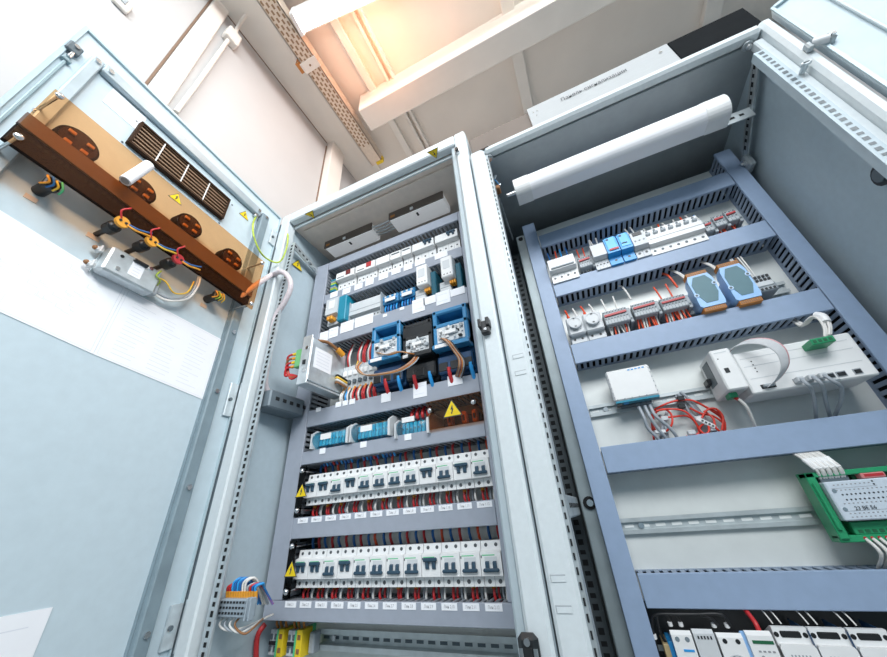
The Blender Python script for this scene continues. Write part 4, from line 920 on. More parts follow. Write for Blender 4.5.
# --- clear blue covered terminals
for i, (x0, x1, z0, z1) in enumerate(((-.574, -.474, .158, .191), (-.467, -.369, .158, .192), (-.356, -.281, .149, .180))):
    t = thing('covered_terminal', ['clear blue covered terminal block nearest the cabinet wall', 'clear blue covered terminal block in the middle of its row', 'short clear blue covered terminal block under red wires beside the smoked cover'][i], 'terminal block', ((x0 + x1) / 2, YPA, Zc(z0)), 0, 'clear blue covered terminal blocks')
    zc_ = (z0 + z1) / 2; r_ = (z1 - z0) / 2 + .003
    prof = [(.612 - r_ * 1.3 * math.cos(a), Zc(zc_) + r_ * math.sin(a)) for a in [math.pi * (-.5 + i2 / 10) for i2 in range(11)]] + [(.63, Zc(zc_) + r_), (.63, Zc(zc_) - r_)]
    mb = MB().prism(prof, x0 + .003, x1 - .003, 'x'); obj('clear_cover', mb, BLUEC, t, True)
    mb = MB(); n = int((x1 - x0) / .009)
    for j in range(n):
        x = x0 + .006 + j * .009; mb.box(x, x + .007, .606, .655, Zc(z0 + .003), Zc(z1 - .003), j % 2, .001); mb.cyl((x + .0035, .606, Zc(zc_)), (x + .0035, .604, Zc(zc_)), .002, 6, 2)
    obj('terminal_bodies', mb, [mat('aqua_plastic', (.06, .50, .68), .35, 0, .05, 60), mat('light_aqua_plastic', (.22, .66, .78), .35, 0, .05, 60), STEEL], t, True)
    for xa_, xb_ in ((x0, x0 + .003), (x1 - .003, x1 + .002)):
        mb = MB().prism([(.585, Zc(z0) - .004), (.66, Zc(z0) - .004), (.66, Zc(z1) + .004), (.60, Zc(z1) + .004), (.585, Zc(z1) - .006)], xa_, xb_, 'x'); obj('end_plate', mb, OFFW, t, True)
    xm = (x0 + x1) / 2; mb = MB().box(xm - .016, xm + .012, .578, .5795, Zc(zc_ - .007 if i < 2 else zc_ + .006), Zc(zc_ + .005 if i < 2 else zc_ + .016)); obj('tag', mb, WHITE, t, True)
    if i < 2:
        for j in range(9):
            x = x0 + .010 + j * .009 + (.004 if j > 4 else 0)
            mb = MB().tube([(x, .622, Zc(z0)), (x + .001, .612, Zc(z0 - .016)), (x + .003, .625, Zc(z0 - .038))], .0024, 6); obj('wire', mb, [BLUEW, SKY, BLUEW, REDW, BLUEW, SKY, BLUEW, BLUEW, SKY][j], t, True)
    else:
        for j in range(4):
            x = x0 + .026 + j * .0125
            mb = MB().tube([(x, .622, Zc(z1 - .002)), (x, .612, Zc(z1 + .012)), (x, .628, Zc(z1 + .034))], .0036, 8); obj('wire', mb, REDW, t, True)
# smoked cover with fuses
t = thing('smoked_cover', 'smoked brown cover with large warning triangle over orange fuse holders', 'cover', (-.226, .59, Zc(.150)))
mb = MB().box(-.2835, -.169, .588, .5905, Zc(.1505), Zc(.206)); obj('cover_plate', mb, BROWNC, t, True)
for x in (-.274, -.183): mb = MB().cyl((x, YPA, Zc(.186)), (x, .588, Zc(.186)), .0024, 8); mb.ball((x, .584, Zc(.186)), .0058, 0, 10, 6); obj('stand_off', mb, STEEL, t, True)
tri_sticker('warning_sticker', (-.228, .5872, Zc(.180)), (1, 0, 0), (0, 0, 1), (0, -1, 0), .021, t)
mb = MB().box(-.262, -.182, .62, .665, Zc(.150), Zc(.176), 0, .002)
for x in (-.242, -.212, -.19): mb.box(x - .006, x + .004, .606, .622, Zc(.156), Zc(.180), 1, .002); mb.box(x - .003, x + .001, .6045, .607, Zc(.162), Zc(.172), 0)
fz = obj('fuse_holder', mb, [BLACK, ORANGE], t, True)
mb = MB().box(-.28, -.172, .655, .666, Zc(.15), Zc(.155)); obj('base_strip', mb, COPPER, t, True)
# --- below: DIN rail with yellow terminals
def din_rail(label, x0, x1, z0, z1, Yf, Yb, pitch=.022, group='steel DIN rails'):
    t = thing('mounting_rail', label, 'rail', ((x0 + x1) / 2, Yb, Zc((z0 + z1) / 2)), 0, group)
    zm0, zm1 = z0 + (z1 - z0) * .22, z1 - (z1 - z0) * .22
    mb = MB().box(x0, x1, Yf, Yf + .0012, Zc(zm1), Zc(z1)); mb.box(x0, x1, Yf, Yf + .0012, Zc(z0), Zc(zm0)); mb.box(x0, x1, Yf, Yb - .0005, Zc(zm1) - .001, Zc(zm1)); mb.box(x0, x1, Yf, Yb - .0005, Zc(zm0), Zc(zm0) + .001)
    mb.box(x0, x1, Yb - .0015, Yb - .0005, Zc(zm0), Zc(zm1)); zc_ = Zc((z0 + z1) / 2)
    n = int((x1 - x0) / pitch)
    for i in range(n):
        x = x0 + (i + .5) * pitch; hw = pitch * .30; mb.box(x - hw, x + hw, Yb - .0019, Yb - .0014, zc_ - .0023, zc_ + .0023, 1)
    obj('rail_profile', mb, [mat('rail_steel', (.54, .59, .60), .38, .45, .12, 45), mat('slot_light', (.80, .83, .82), .5, 0, .03, 40) if Yb > .7 else DARKG], t, True)
    for x in (x0 + .03, x1 - .03):
        mb = MB().cyl((x, Yb - .002, zc_), (x, Yb - .006, zc_), .0045, 10); obj('screw', mb, STEEL, t, True)
    return t
din_rail('steel mounting rail below the lowest grey duct of the left cabinet', -.56, -.13, -.193, -.163, .650, YPA - .002)
for i, x0 in enumerate((-.648, -.604)):
    t = thing('earth_terminal', ['grey and yellow earth terminal pair nearest the cabinet wall, under the lowest grey duct', 'grey and yellow earth terminal pair touching the bottom mounting rail'][i], 'terminal block', (x0 + .02, YPA, Zc(-.195)), 0, 'earth terminals')
    for j in range(2):
        xx = x0 + j * .0105
        mb = MB().box(xx, xx + .0095, .622, .668, Zc(-.196), Zc(-.160), 0, .001); mb.box(xx + .002, xx + .0075, .620, .623, Zc(-.174), Zc(-.166), 1, .001); mb.box(xx + .002, xx + .0075, .620, .623, Zc(-.191), Zc(-.183), 1, .001); obj('grey_terminal', mb, [OFFW, DARKG], t, True)
    mb = MB().box(x0 + .0205, x0 + .024, .618, .668, Zc(-.197), Zc(-.159)); obj('green_strip', mb, GREENL, t, True)
    mb = MB().box(x0 + .024, x0 + .037, .618, .645, Zc(-.197), Zc(-.158), 0, .001); mb.box(x0 + .027, x0 + .034, .617, .6185, Zc(-.172), Zc(-.165), 1, .001); mb.box(x0 + .027, x0 + .034, .617, .6185, Zc(-.191), Zc(-.184), 1, .001); obj('yellow_terminal', mb, [YELL, BROWNW], t, True)
    mb = MB().box(x0 + .003, x0 + .022, .6185, .622, Zc(-.181), Zc(-.176)); obj('jumper', mb, BLACK, t, True)
    for dx in (.008, .018, .031):
        mb = MB().tube([(x0 + dx, .632, Zc(-.160)), (x0 + dx, .626, Zc(-.148)), (x0 + dx, .636, Zc(-.128))], .0022, 6); obj('wire', mb, COPPER, t, True)
mb = MB().box(-.563, -.551, .632, .650, Zc(-.194), Zc(-.164), 0, .002); tag(obj('end_clamp', mb, MIDG), 'grey end clamp on the bottom mounting rail beside the yellow terminals', 'clamp')
mb = MB().tube([(-.652, .610, Zc(-.150)), (-.656, .60, Zc(-.165)), (-.655, .605, Zc(-.20)), (-.652, .62, Zc(-.24))], .0045, 8)
tag(obj('cable', mb, REDW), 'thick dark red cable hanging left of the earth terminals', 'cable')
# --- side terminal strip on the perforated rail
sy = .497
t = thing('side_terminal_strip', 'grey terminal strip with blue and white wire loops on the left cabinet wall', 'terminal block', (-.6, sy + .03, Zc(-.117)))
mb = MB().box(-.642, -.572, sy, sy + .016, Zc(-.117), Zc(-.092), 0, .002)
for i in range(9):
    for z in (-.098, -.105, -.112): mb.box(-.6395 + i * .0073, -.635 + i * .0073, sy - .0006, sy + .001, Zc(z), Zc(z + .003), 1)
for x in (-.647, -.578, -.570): mb.box(x, x + .003, sy - .003, sy + .008, Zc(-.120), Zc(-.090), 0, .001)
obj('terminal_bodies', mb, [mat('strip_grey', (.30, .36, .41), .45, 0, .04, 60), BLACK], t, True)
cols = [REDW, REDW, SKY, BLUEW, SKY, BLUEW, WHITEW, WHITEW, GREYW, REDW, BLUEW, SKY]
for i, mt2 in enumerate(cols):
    x = -.641 + i * .0060
    mb = MB().cyl((x, sy + .012, Zc(-.093)), (x, sy + .010, Zc(-.083)), .0032, 8); obj('ferrule', mb, ORANGE, t, True)
    hz = .013 + (.005 if 2 <= i <= 7 else -.003)
    mb = MB().tube([(x, sy + .010, Zc(-.084)), (x + .001, sy + .008, Zc(-.084 + hz * .7)), (x + .008, sy + .016, Zc(-.084 + hz)), (min(x + .008, -.578), sy + .030, Zc(-.088 + hz * .5)), (min(x + .008, -.580) + (.006 if i > 8 else 0), sy + .05, Zc(-.108))], .0019, 6); obj('wire', mb, mt2, t, True)
for i in range(4):
    x = -.638 + i * .012
    mb = MB().tube([(x, sy + .012, Zc(-.117)), (x - .002, sy + .006, Zc(-.127)), (x + .02, sy + .008, Zc(-.134 - .001 * i)), (x + .045 - i * .006, sy + .02, Zc(-.131)), (-.592, sy + .05, Zc(-.128)), (-.602, sy + .08, Zc(-.128))], .0016, 6); obj('wire', mb, [WHITEW, GREYW, WHITEW, BROWNW][i], t, True)

# ================================================================== RIGHT CABINET CONTENTS
YB, YPB = .67, .72
GB = 'blue grey wire ducts of the right cabinet'
LB = ['blue grey horizontal wire duct above the top module row of the right cabinet', 'blue grey horizontal wire duct between the white modules and the socket row',
      'blue grey horizontal wire duct above the white router and controller', 'blue grey horizontal wire duct under the red cable coil',
      'lowest blue grey horizontal wire duct, under the green circuit module']
for lb, (z0, z1) in zip(LB, ((.564, .604), (.4145, .455), (.250, .2925), (.0475, .090), (-.131, -.0905))):
    duct(lb, .0125, .4155, z0, z1, YB, YPB, DUCTB, DUCTBD, GB)
duct('tall blue grey vertical wire duct beside the bolted steel flange, right cabinet', -.0205, .0105, -.9, .655, YB, YPB, DUCTB, DUCTBD, GB, False)
duct('tall blue grey vertical wire duct next to the plain right side wall', .417, .4465, -.9, .665, YB, YPB, DUCTB, DUCTBD, GB, False)
NOSEY = .652
def wires(t, x0, x1, n, z, dz, y, cols, r=.0019, seed=0, jit=.004):
    r *= .82
    """short lead wires from a terminal edge towards a duct, as parts of their device"""
    rr = random.Random(seed); c = wm(t).translation
    for i in range(n):
        x = x0 + (x1 - x0) * (i + .5) / n
        j_ = rr.uniform(-jit, jit); mb = MB().tube([(x, y - .004, Zc(z)), (x + j_ * .5, y - .003 + rr.uniform(-.002, .002), Zc(z + dz * .5)), (x + j_, y + .001, Zc(z + dz))], r, 6)
        obj('lead', mb, cols[i % len(cols)], t, True)
# --- top row
t, w, h, d2 = module('rail_breaker', 'white four-pole breaker at the left end of the top row, right cabinet', 'circuit breaker', .0145, .073, .448, .508, NOSEY, YPB, WHITE, 4, None, .45)
mb = MB().box(-w * .85, w * .9, -d2 - .003, -d2 + .002, -h * .02, h * .12, 0, .001); obj('lever', mb, MIDG, t)
mb = MB()
for i in range(4): x = -w + 2 * w * (i + .5) / 4; mb.box(x - .0035, x + .0035, -.045, -.035, -h - .012, -h, 0, .001)
obj('comb_clip', mb, mat('dark_red_plastic', (.16, .05, .05), .5, 0, .1, 40), t)
wires(t, .018, .07, 4, .508, .045, .684, [BLUEW, REDO, SKY, BLUEW], .0022, 1)
def red_terminal(name, label, x0, x1, z0, z1, n, cols, wl, group, seed, top=None):
    t = thing(name, label, 'terminal block', ((x0 + x1) / 2, YPB, Zc((z0 + z1) / 2)), 0, group)
    H = z1 - z0; yf = .664
    mb = MB().box(x0, x1, yf, .716, Zc(z0), Zc(z1), 0, .0015); nn = max(2, int((x1 - x0) / .0052))
    for i in range(nn):
        x = x0 + (x1 - x0) * (i + .5) / nn
        for f_ in (.40, .88): mb.box(x - .0014, x + .0014, yf - .0005, yf + .001, Zc(z0 + H * f_ - .0016), Zc(z0 + H * f_ + .0016), 1)
        mb.box(x - (x1 - x0) / nn / 2 - .0003, x - (x1 - x0) / nn / 2 + .0002, yf - .0003, yf + .001, Zc(z0), Zc(z1), 1)
    obj('terminal_bodies', mb, [mat('terminal_grey', (.44, .48, .51), .45, 0, .04, 60), DARKG], t, True)
    mb = MB().hexa([(x0 + .002, yf + .001, Zc(z0 + H * .56)), (x1 - .002, yf + .001, Zc(z0 + H * .62)), (x1 - .002, yf + .001, Zc(z0 + H * .72)), (x0 + .002, yf + .001, Zc(z0 + H * .68)), (x0 + .002, yf - .003, Zc(z0 + H * .56)), (x1 - .002, yf - .003, Zc(z0 + H * .60)), (x1 - .002, yf - .003, Zc(z0 + H * .74)), (x0 + .002, yf - .003, Zc(z0 + H * .70))])
    obj('jumper_strip', mb, REDP, t, True)
    mb = MB().box(x1, x1 + .006, yf + .004, .716, Zc(z0 - .004), Zc(z1 - .002), 0, .001); mb.cyl((x1 + .003, yf + .004, Zc(z0 + .004)), (x1 + .003, yf + .003, Zc(z0 + .004)), .002, 8, 1); obj('end_clamp', mb, [MIDG, DARKG], t, True)
    wires(t, x0 + .003, x1 - .002, n, z0 + .002, wl, .684, cols, .0020, seed, .006)
    if top: wires(t, x0 + .003, x1 - .002, 2, z1, .045, .69, top, .002, seed + 50)
    return t
red_terminal('small_terminal', 'small red-barred terminal beside the four-pole breaker', .079, .106, .467, .496, 4, [WHITEW], -.022, None, 11, [REDO, REDO])
t, w, h, d2 = module('rail_module', 'light grey rail module left of the bright blue surge arresters', 'module', .110, .139, .450, .512, NOSEY, YPB, OFFW, 4, None, .42)
wires(t, .112, .136, 3, .512, .04, .684, [WHITEW], .0022, 2)
wires(t, .112, .136, 3, .450, -.02, .690, [WHITEW], .002, 3)
for i, (x0, x1) in enumerate(((.139, .165), (.166, .190))):
    t, w, h, d2 = module('surge_arrester', ['bright blue surge arrester with red marking strip in the top row', 'bright blue surge arrester touching the small display timer'][i], 'surge arrester', x0, x1, .450, .516, NOSEY - .002, YPB, SKY, 1, 'blue surge arresters', .34)
    mb = MB().box(-w * .9, w * .9, -d2 - .001, -d2 + .01, -h * .18, h * .98, 0, .002); mb.cyl((-w * .4, -d2 - .001, h * .78), (-w * .4, -d2 - .0016, h * .78), .003, 10, 1); obj('cartridge', mb, [mat('bright_blue_plastic', (.06, .45, .90), .3, 0, .04, 60), NAVY], t)
    if i == 0:
        mb = MB().box(-w * .6, w * .85, -d2 - .002, -d2, -h * .16, -h * .02); obj('marking', mb, REDP, t)
    else:
        mb = MB().box(-w * .6, w * .3, -d2 - .002, -d2, h * .1, h * .16); obj('marking', mb, TEXTM, t)
t, w, h, d2 = module('timer_relay', 'light grey timer with small black display right of the blue arresters', 'timer', .191, .219, .450, .511, NOSEY, YPB, OFFW, 2, None, .36)
mb = MB().box(-w * .65, w * .65, -d2 - .001, -d2 + .001, h * .55, h * .86); obj('display', mb, BLACK, t)
mb = MB()
for x in (-.6, 0, .6): mb.cyl((w * x, -d2 - .0012, h * .12), (w * x, -d2 + .001, h * .12), .0018, 8)
obj('buttons', mb, MIDG, t) if False else obj('button', mb, MIDG, t)
wires(t, .195, .215, 2, .511, .04, .684, [WHITEW], .0022, 4)
# eight-way breaker
t = thing('breaker_row', 'long white eight-way breaker row with grey lever bar in the top row', 'circuit breaker', (.27, YPB, Zc(.475)))
x0, x1 = .2195, .3205; L = x1 - x0
mb = MB().prism([(YPB, Zc(.447)), (YPB - .052, Zc(.447)), (YPB - .052, Zc(.466)), (YPB - .063, Zc(.469)), (YPB - .063, Zc(.490)), (YPB - .056, Zc(.493)), (YPB - .056, Zc(.511)), (YPB, Zc(.511))], x0, x1, 'x')
for i in range(7):
    x = x0 + L * (i + .5) / 7; mb.cyl((x, YPB - .0525, Zc(.4565)), (x, YPB - .051, Zc(.4565)), .0028, 8, 1)
mb.box(x0, x1, YPB - .0634, YPB - .062, Zc(.4795), Zc(.4808), 2)
for i in range(7):
    x = x0 + L * (i + .5) / 7; mb.cyl((x, YPB - .0565, Zc(.5075)), (x, YPB - .055, Zc(.5075)), .0024, 8, 1)
obj('housing', mb, [WHITE, DARKG, MIDG], t, True)
mb = MB()
for i in range(7):
    x = x0 + L * (i + .5) / 7; mb.box(x - .0042, x + .0042, YPB - .062, YPB - .052, Zc(.4955), Zc(.502), 0, .001)
obj('lever', mb, MIDG, t, True)
for i in range(7):
    x = x0 + L * (i + .5) / 7
    mb = MB().box(x - .004, x + .004, YPB - .046, YPB - .03, Zc(.432), Zc(.447), 0, .001); obj('screw_terminal', mb, MATS['dark_red_plastic'], t, True)
wires(t, x0 + .004, x1, 7, .507, .026, .682, [WHITEW, WHITEW, REDO], .0022, 5)
for i, (x0, x1, z0, z1) in enumerate(((.322, .337, .463, .488), (.341, .360, .468, .4945), (.363, .382, .471, .498))):
    red_terminal('small_terminal', ['small red-barred terminal next to the long eight-way breaker row', 'small red-barred terminal, middle one of the three at the duct end', 'small red-barred terminal nearest the right vertical duct'][i], x0, x1, z0, z1, [3, 5, 2][i], [[WHITEW], [REDO, REDO, WHITEW], [REDO]][i], -.026, 'small red-barred terminals', 20 + i, [SKY, WHITEW] if i == 0 else None)
din_rail('short steel rail end behind the terminals at the right of the top row', .02, .405, .466, .490, .712, YPB - .0005)
din_rail('steel rail carrying the sockets and pale blue modules', .016, .405, .316, .340, .712, YPB - .0005)
# --- second row
def rail_socket(label, x0, x1):
    t = thing('rail_socket', label, 'socket', ((x0 + x1) / 2, YPB, Zc(.32)), 0, 'white mains sockets on the rail')
    w = (x1 - x0) / 2
    mb = MB().box(-w, w, -.060, 0, -.012, .030, 0, .003); mb.box(-w, w, -.048, 0, -.028, -.010, 0, .002); mb.cyl((0, -.060, .012), (0, -.068, .012), w * .78, 24, 0)
    holes(mb, (-w * .5, w * .4), -.018, -.048, .0026, 2); obj('housing', mb, [OFFW, MIDG, BLACK], t)
    mb = MB(); n = 24; R0, R1 = w * .76, w * .62; V = []
    for rr_, yy_ in ((w * .78, -.068), (w * .70, -.0685), (w * .62, -.0685), (w * .60, -.0635)):
        V += [(math.cos(2 * math.pi * i / n) * rr_, yy_, .012 + math.sin(2 * math.pi * i / n) * rr_) for i in range(n)]
    F = [(k * n + i, k * n + (i + 1) % n, (k + 1) * n + (i + 1) % n, (k + 1) * n + i) for k in range(3) for i in range(n)]
    mb.add(V, F, 0, True); mb.add(V[-n:], [tuple(range(n))], 0)
    holes(mb, (-w * .26, w * .26), .012, -.0636, .0026, 1); mb.box(-.002, .002, -.068, -.063, .012 + w * .45, .012 + w * .60, 1); mb.box(-.002, .002, -.068, -.063, .012 - w * .60, .012 - w * .45, 1)
    obj('socket_well', mb, [OFFW, DARKG], t)
    for x, mt2 in ((-w * .5, REDO), (w * .5, WHITEW)):
        mb = MB().tube([(x, -.035, .028), (x, -.040, .045), (x - .002, -.022, .070)], .002, 6); obj('lead', mb, mt2, t)
        mb = MB().cyl((x, -.036, .030), (x, -.04, .044), .003, 8); obj('ferrule', mb, [WHITE, REDO][x < 0], t)
    for x in (-w * .5, w * .2):
        mb = MB().tube([(x, -.036, -.027), (x + .002, -.040, -.036), (x + .004, -.026, -.046)], .0026, 6); obj('lead', mb, WHITEW, t)
rail_socket('white mains socket next to the left vertical duct, second row', .0165, .0495)
rail_socket('white mains socket between its twin and the red-barred terminals', .0500, .0850)
red_terminal('terminal_strip', 'red-barred terminal strip right beside the white sockets', .089, .134, .314, .345, 8, [WHITEW, WHITEW, REDO, WHITEW], -.034, 'red-barred terminal strips of the second row', 30, [WHITEW])
red_terminal('terminal_strip', 'red-barred terminal strip in the middle of the three', .143, .185, .3165, .345, 8, [REDO, REDO, WHITEW, WHITEW, REDO], -.036, 'red-barred terminal strips of the second row', 31)
red_terminal('terminal_strip', 'red-barred terminal strip beside the pale blue modules', .192, .235, .315, .341, 10, [REDO, WHITEW, WHITEW, REDO, REDO, REDO, WHITEW, REDO, WHITEW, REDO], -.036, 'red-barred terminal strips of the second row', 32, [REDO])
for i, (x0, x1, z0, z1) in enumerate(((.247, .287, .291, .378), (.300, .338, .288, .380))):
    t = thing('io_module', ['pale blue module with slate label, next to the red-barred terminals', 'pale blue module with slate label, next to the small grey terminals'][i], 'module', ((x0 + x1) / 2, YPB, Zc((z0 + z1) / 2)), 0, 'pale blue modules')
    w = (x1 - x0) / 2; h = (z1 - z0) / 2
    out = [(-w, -h * .72), (-w, h * .55), (-w * .82, h * .80), (w * .80, h * .80), (w, h * .5), (w, -h * .62), (w * .9, -h * .80), (-w * .8, -h * .80)]
    mb = MB().prism([(x, z) for x, z in out], -.062, -.040, 'y', 0); mb.box(-w * .7, w * .8, -.040, -.006, -h * .5, h * .5, 0, .002)
    obj('housing', mb, PALEB, t)
    lab = [(-w * .84, -h * .14), (-w * .84, h * .34), (-w * .46, h * .70), (w * .50, h * .70), (w * .82, h * .40), (w * .82, -h * .22), (w * .46, -h * .62), (-w * .42, -h * .62)]
    mb = MB().prism(lab, -.0628, -.0615, 'y', 0); lo = obj('face_label', mb, SLATE, t)
    for x, z in ((w * .86, h * .22), (-w * .88, -h * .20)):
        mb = MB().cyl((x, -.0615, z), (x, -.0635, z), .0040, 14, 0); mb.cyl((x, -.0634, z), (x, -.0638, z), .0022, 10, 1); obj('fixing_lug', mb, [mat('pale_lug', (.50, .68, .90), .4, 0, .04, 60), DARKG], t)
    for sg, nm in ((1, 'upper'), (-1, 'lower')):
        mb = MB(); za, zb_ = (h * .80, h * 1.0) if sg > 0 else (-h * 1.0, -h * .80)
        mb.box(-w * .86, w * .86, -.0605, -.040, za, zb_, 0, .001)
        for j in range(10): x = -w * .8 + w * 1.6 * (j + .5) / 10; mb.box(x - .0010, x + .0010, -.0609, -.060, za + .002, zb_ - .002, 1)
        obj('terminal_plug', mb, [COPPER, BROWNW], t)
    for dx in (-.75, -.6):
        mb = MB().tube([(w * dx, -.045, h), (w * dx - .003, -.040, h + .016), (w * dx - .008, -.02, h + .045)], .0018, 6); obj('lead', mb, WHITEW, t)
    for dx in (-.5, .7):
        mb = MB().tube([(w * dx, -.04, -h), (w * dx, -.048, -h - .012), (w * dx + .002, -.02, -h - .034)], .0018, 6); obj('lead', mb, WHITEW, t)
t = thing('grey_terminal', 'small grey terminal block on the rail end right of the pale blue modules', 'terminal block', (.352, YPB, Zc(.325)))
mb = MB().box(.338, .368, .668, .716, Zc(.308), Zc(.342), 0, .002); mb.box(.340, .366, .666, .67, Zc(.317), Zc(.327), 1, .001)
for i in range(5):
    x = .3405 + i * .0058
    mb.box(x - .0016, x + .0016, .6655, .669, Zc(.335), Zc(.339), 2); mb.box(x - .0016, x + .0016, .6655, .669, Zc(.328), Zc(.332), 2); mb.box(x - .0016, x + .0016, .667, .669, Zc(.310), Zc(.314), 2)
obj('terminal_bodies', mb, [MIDG, OFFW, BLACK], t, True)
wires(t, .340, .360, 5, .342, .060, .690, [WHITEW, WHITEW, BROWNW], .0018, 41, .002)
mb = MB().box(.369, .376, .680, .716, Zc(.312), Zc(.330), 0, .002); tag(obj('end_clamp', mb, MIDG), 'grey end clamp right of the small grey terminal block on the socket rail', 'clamp')
for i, (u, v) in enumerate(((674, 283), (628, 295))):
    p = at(u, v, .69)
    mb = MB().tube([(p.x - .008, .700, Zc(.418)), (p.x - .003, .69, p.z + .02), (p.x + .002, .690, p.z - .012)], .0022, 6)
    tag(obj('wire', mb, [REDO, WHITEW][i]), ['single orange-red wire dropping from the duct left of the pale blue modules', 'single white wire dropping from the duct above the red-barred terminals'][i], 'wire')
# --- third row: router, supply, controller
din_rail('long steel rail behind the white router and power supply', .013, .405, .152, .1735, .712, YPB - .0005)
t = thing('network_router', 'flat white router with small blue print above its cable sockets', 'router', (.097, YPB, Zc(.19)))
mb = MB().box(.059, .1335, .672, .694, Zc(.1635), Zc(.2225), 0, .003)
for i in range(6): z = Zc(.170 + i * .0088); mb.box(.0605, .0615, .6717, .673, z, z + .0025, 2); mb.box(.1312, .1322, .6717, .673, z, z + .0025, 2)
for i in range(5): mb.box(.097 + i * .006, .101 + i * .006, .6715, .673, Zc(.2165), Zc(.2185), 1)
for i in range(5): mb.box(.064 + i * .012, .066 + i * .012, .6717, .673, Zc(.166), Zc(.1672), 2)
obj('case', mb, [WHITE, SKY, MIDG], t, True)
mb = MB().box(.061, .132, .674, .692, Zc(.1605), Zc(.164)); mb.box(.062, .070, .676, .69, Zc(.1565), Zc(.1605), 1); mb.box(.074, .082, .676, .69, Zc(.1598), Zc(.1605), 2); obj('socket_panel', mb, [TEAL, BLACK, SKY], t, True)
mb = MB().box(.070, .12, .694, .712, Zc(.158), Zc(.20)); obj('rail_bracket', mb, DARKG, t, True)
RT = []
ends = [[(.092, -.002), (.098, -.04)], [(.103, -.002), (.106, -.03)], [(.1125, -.002), (.122, -.04)]]
for i, x in enumerate((.0955, .105, .1135)):
    t2 = thing('network_cable', ['grey network cable in the first router socket beside the empty ones', 'grey network cable in the middle of the three in the router', 'grey network cable in the router socket nearest the red coil'][i], 'cable', (x, .683, Zc(.16)), 0, 'network cables under the router')
    mb = MB().box(x - .004, x + .004, .678, .688, Zc(.148), Zc(.162), 0, .001); obj('plug', mb, CLEARP, t2, True)
    mb = MB().tube([(x, .683, Zc(.150)), (x + .001, .678, Zc(.130)), (x + [.002, .006, .014][i], .684, Zc(.112)), (x + [.012, .014, .022][i], .692, Zc(.095)), (x + [.016, .016, .026][i], .705, Zc(.078))], .0028, 8); obj('cable_jacket', mb, GREYW, t2, True)
t = thing('power_supply', 'white power supply block with square black port left of the controller', 'power supply', (.232, YPB, Zc(.178)))
x0, x1, z0, z1 = .2185, .2465, .1435, .212
mb = MB().box(x0, x1, .640, .712, Zc(z0), Zc(z1), 0, .002); mb.box(x0 - .0006, x0 + .001, .668, .70, Zc(z0 + .02), Zc(z1 - .008), 1); mb.box(x0 + .008, x0 + .014, .6394, .641, Zc(.171), Zc(.179), 2); mb.box(x0 + .005, x1 - .006, .6396, .641, Zc(.2055), Zc(.2068), 3)
mb.box(x0 + .006, x0 + .0075, .6394, .641, Zc(.195), Zc(.1965), 2)
for i in range(9): x = x0 + .003 + i * .0026; mb.box(x, x + .0012, .648, .705, Zc(z0) - .0004, Zc(z0) + .001, 3)
obj('case', mb, [WHITE, DARKG, BLACK, OFFW], t, True)
mb = MB().box(x0 - .006, x0 + .002, .690, .712, Zc(.170), Zc(.180), 0, .001); obj('rail_clip', mb, BLACK, t, True)
mb = MB().box(x0 + .003, x0 + .014, .655, .675, Zc(z0 - .008), Zc(z0), 0, .001); obj('plug', mb, GREEN, t, True)
mb = MB().tube([(x0 + .010, .664, Zc(z0 - .006)), (x0 + .013, .660, Zc(z0 - .012))], .0026, 8, 1); mb.tube([(x0 + .013, .660, Zc(z0 - .011)), (x0 + .020, .665, Zc(.118)), (x0 + .026, .690, Zc(.088))], .0024, 8, 0); obj('lead', mb, [WHITEW, REDW], t, True)
t = thing('controller', 'long white controller with green plug, network sockets and loose ribbon cable', 'controller', (.32, YPB, Zc(.166)))
x0, x1, z0, z1 = .2490, .3965, .1335, .2015
YC = .648
mb = MB().box(x0, x1, YC, .712, Zc(z0), Zc(z1), 0, .002)
for z in (.190, .1765, .1565): mb.box(x0 + .006, x1 - .008, YC - .0004, YC + .001, Zc(z), Zc(z + .0008), 1)
for i in range(4): mb.box(x0 + .018, x0 + .0195, YC - .0006, YC + .001, Zc(.166 + i * .0058), Zc(.1675 + i * .0058), 2)
obj('case', mb, [WHITE, OFFW, BLACK], t, True)
for i, (x, w_) in enumerate(((.302, .009), (.3155, .009), (.328, .009), (.341, .009), (.352, .011), (.371, .009))):
    mb = MB().box(x, x + w_, YC - .001, YC + .001, Zc(.1385), Zc(.1465), 0); mb.box(x + .001, x + w_ - .001, YC - .0016, YC, Zc(.1395), Zc(.1450), 1); obj('network_socket', mb, [MIDG, BLACK], t, True)
mb = MB().box(.318, .352, YC - .0016, YC + .0, Zc(.1335), Zc(.1365)); obj('cable_holder', mb, CLEARP, t, True)
mb = MB().box(.262, .280, YC - .001, YC + .001, Zc(.139), Zc(.1455), 0); mb.box(.264, .278, YC - .008, YC, Zc(.1405), Zc(.1445), 1, .001); rs = obj('ribbon_socket', mb, [BLACK, MIDG], t, True)
for i, x in enumerate((.3065, .320, .3325)):
    t2 = thing('network_cable', ['grey network cable in the controller socket nearest the ribbon cable', 'grey network cable in the second controller socket from the ribbon cable', 'grey network cable in the controller socket beside the empty ones'][i], 'cable', (x, YC, Zc(.142)), 0, 'network cables under the controller')
    mb = MB().box(x - .0042, x + .0042, YC - .013, YC + .004, Zc(.1385), Zc(.1465), 0, .001); obj('plug', mb, OFFW, t2, True)
    pth = [[(807, 384, .630), (812, 390, .640), (815, 404, .660), (816, 420, .690)], [(820, 382, .628), (824, 390, .640), (826, 402, .662), (830, 416, .690)], [(833, 381, .630), (841, 387, .640), (841, 400, .660), (835, 415, .690)]][i]
    mb = MB().tube([(x, YC - .012, Zc(.1425))] + [at(*q) for q in pth], .0024, 8); obj('cable_jacket', mb, GREYW, t2, True)
